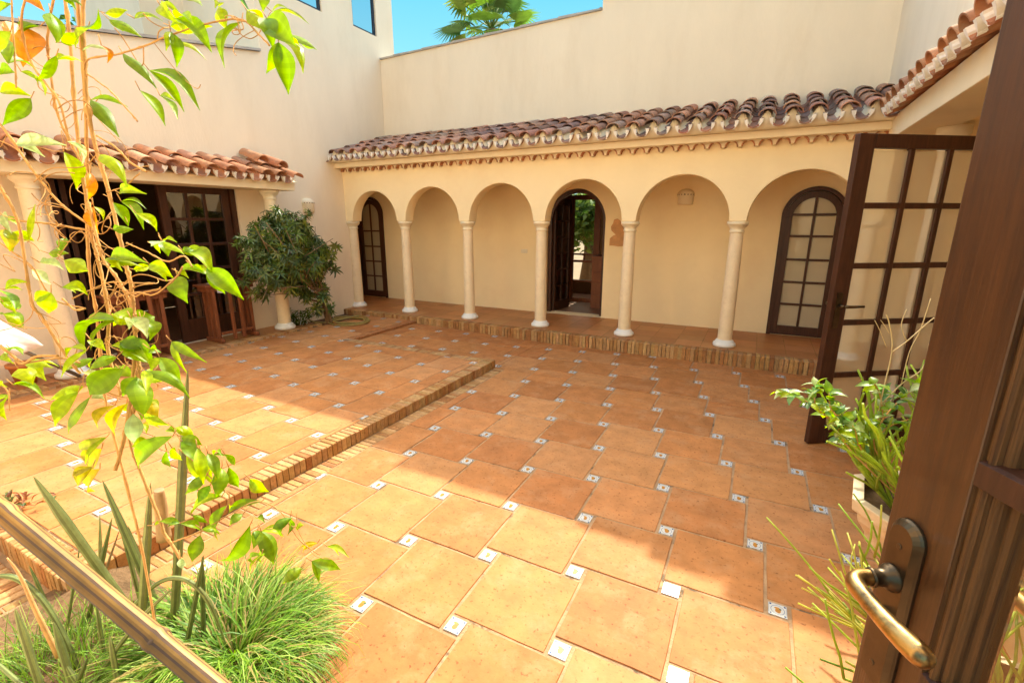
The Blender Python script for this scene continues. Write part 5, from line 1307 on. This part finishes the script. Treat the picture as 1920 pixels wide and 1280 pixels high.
for pts, r_ in (([(1640, 850), (1650, 760), (1672, 660), (1668, 610), (1662, 590)], .0028), ([(1672, 660), (1700, 640), (1740, 605), (1752, 596)], .0024), ([(1650, 760), (1690, 720), (1730, 690), (1742, 645)], .0028), ([(1700, 640), (1690, 610), (1700, 580)], .0018), ([(1690, 720), (1705, 660), (1725, 620), (1745, 560)], .002), ([(1662, 650), (1650, 620), (1640, 600)], .0014), ([(1668, 625), (1655, 605), (1651, 600)], .0012)):
    W = [at(x, y, bd + 0.05) for x, y in pts]; ms.tube(smooth_path(W, 5), r_, 5, c=(0.5, 0.4, 0.2))
ms.build('twig', mat('pale_twig', (0.50, 0.38, 0.20), 0.8), TW)
P3 = thing('sprawling_plant', 'wiry yellow-green plant sprawling from the near cream pot by the bronze lever', 'plant', (0.70, 1.42, 0.33)); ms = MB(); r8 = random.Random(55)
for k in range(110):
    a = r8.uniform(0, 2 * pi); s = Vector((0.70 + 0.12 * cos(a), 1.42 + 0.12 * sin(a), 0.33)); o = Vector((cos(a) * .9 - 0.12, sin(a) * .7 + 0.1, r8.uniform(0.35, 1.3))).normalized()
    stick(ms, s, o, r8.uniform(0.18, 0.36), 0.0046, 1, [jit(r8.choice([(0.38, 0.44, 0.06), (0.30, 0.38, 0.05), (0.46, 0.42, 0.08)]), .15, r8)], r8)
ms.build('stem', 'grass', P3)
# plant seen through the near door's lower pane
weed('leafy_climber', 'leafy green climber against the wall, seen through the pane of the foreground door', 'plant', (1.05, 1.0, 0.01), 16, 0.9, 0.18, [(0.10, 0.2, 0.04), (0.16, 0.27, 0.06)], 'greens', 77, 0.5, 0.06)

# ---- trees beyond the walls
PT = thing('fan_palm', 'green fan palm rising behind the stepped parapet against the sky', 'palm tree', (-6.9, 13.4, -0.25))
r9 = random.Random(61); pc = ony(922, 36, 13.4)
PT.location = (pc.x, 13.4, -0.25); WL[PT.name] = Vector((pc.x, 13.4, -0.25))
mb = MB(); mb.tube([(pc.x, 13.4, -0.25), (pc.x + .05, 13.4, pc.z * .5), (pc.x, 13.4, pc.z - 0.3)], [0.24, 0.19, 0.2], 12); mb.build('trunk', 'bark', PT)
fr = MB()
def fan(mb, hub, d, up, r_, cols, rr_):
    sd_ = d.cross(up).normalized(); up2 = sd_.cross(d)
    n = 26; c = jit(rr_.choice(cols), .2, rr_)
    for k in range(n):
        an = (k / (n - 1) - 0.5) * 3.7; v = d * cos(an) + sd_ * sin(an)
        L = r_ * (1 - 0.12 * abs(an)); tip = hub + v * L + up2 * (0.12 * L * (1 - abs(an) / 2)) - Vector((0, 0, 0.16 * L * abs(an) / 2 + rr_.uniform(.02, .14) * L))
        m_ = hub + v * L * .6 + up2 * 0.1 * L
        wv = (sd_ * cos(an) - d * sin(an)) * (r_ * 0.050)
        mb.face([hub, m_ - wv, m_ + wv], 0, c); mb.face([m_ - wv, tip, m_ + wv], 0, tuple(x * 1.1 for x in c))
for k in range(26):
    a = r9.uniform(0, 2 * pi); el = r9.uniform(-0.45, 1.25); d = Vector((cos(a) * cos(el), sin(a) * cos(el), sin(el))); b = Vector((pc.x, 13.4, pc.z - 0.25)); hub = b + d * r9.uniform(0.7, 1.15)
    fr.tube([b, (b + hub) / 2 + Vector((0, 0, .05)), hub], 0.018, 4, c=(0.2, 0.28, 0.06))
    fan(fr, hub, d, Vector((0, 0, 1)) if abs(d.z) < .9 else Vector((1, 0, 0)), r9.uniform(0.72, 1.0), [(0.12, 0.20, 0.03), (0.18, 0.26, 0.04), (0.08, 0.15, 0.04), (0.24, 0.27, 0.06)], r9)
fr.build('fronds', 'greens', PT)
def tree(name, label, loc, h, rad_, n, seed, cols):
    rr_ = random.Random(seed); t = thing(name, label, 'tree', loc); x, y, z = loc; mb = MB()
    mb.tube([(x, y, z), (x + .1, y, z + h * .4), (x, y + .1, z + h * .75)], [0.22, 0.16, 0.08], 9)
    tops = []
    for k in range(9):
        a = k * 0.7; e = Vector((x + cos(a) * rad_ * .6, y + sin(a) * rad_ * .6, z + h * rr_.uniform(.65, .95))); mb.tube([(x, y, z + h * .5), ((x + e.x) / 2, (y + e.y) / 2, z + h * .65), e], [0.09, 0.06, 0.02], 6); tops.append(e)
    mb.build('trunk', 'bark', t); mb = MB()
    for k in range(n):
        e = rr_.choice(tops); p = e + Vector((rr_.gauss(0, rad_ * .3), rr_.gauss(0, rad_ * .3), rr_.gauss(0, rad_ * .26)))
        d = Vector((rr_.uniform(-1, 1), rr_.uniform(-1, 1), rr_.uniform(-.6, .6))).normalized()
        leaf(mb, p, p + d * 0.22, 0.11, (rr_.uniform(-1, 1), rr_.uniform(-1, 1), 1), jit(rr_.choice(cols), .3, rr_), 0.2, 0.1, 2)
    mb.build('crown', 'greens', t)
p = onx(245, 42, -13.5)
tree('broadleaf_tree', 'dark green treetop showing over the far left parapet', (-13.5, p.y, -0.25), p.z + 0.55, 1.0, 2600, 91, GS[:3])
p = ony(1090, 400, 13.0)
tree('garden_tree', 'sunlit garden tree seen through the hall window', (-3.75, 11.2, -0.25), 2.7, 1.1, 4200, 93, [(0.12, 0.2, 0.04), (0.2, 0.26, 0.06)])
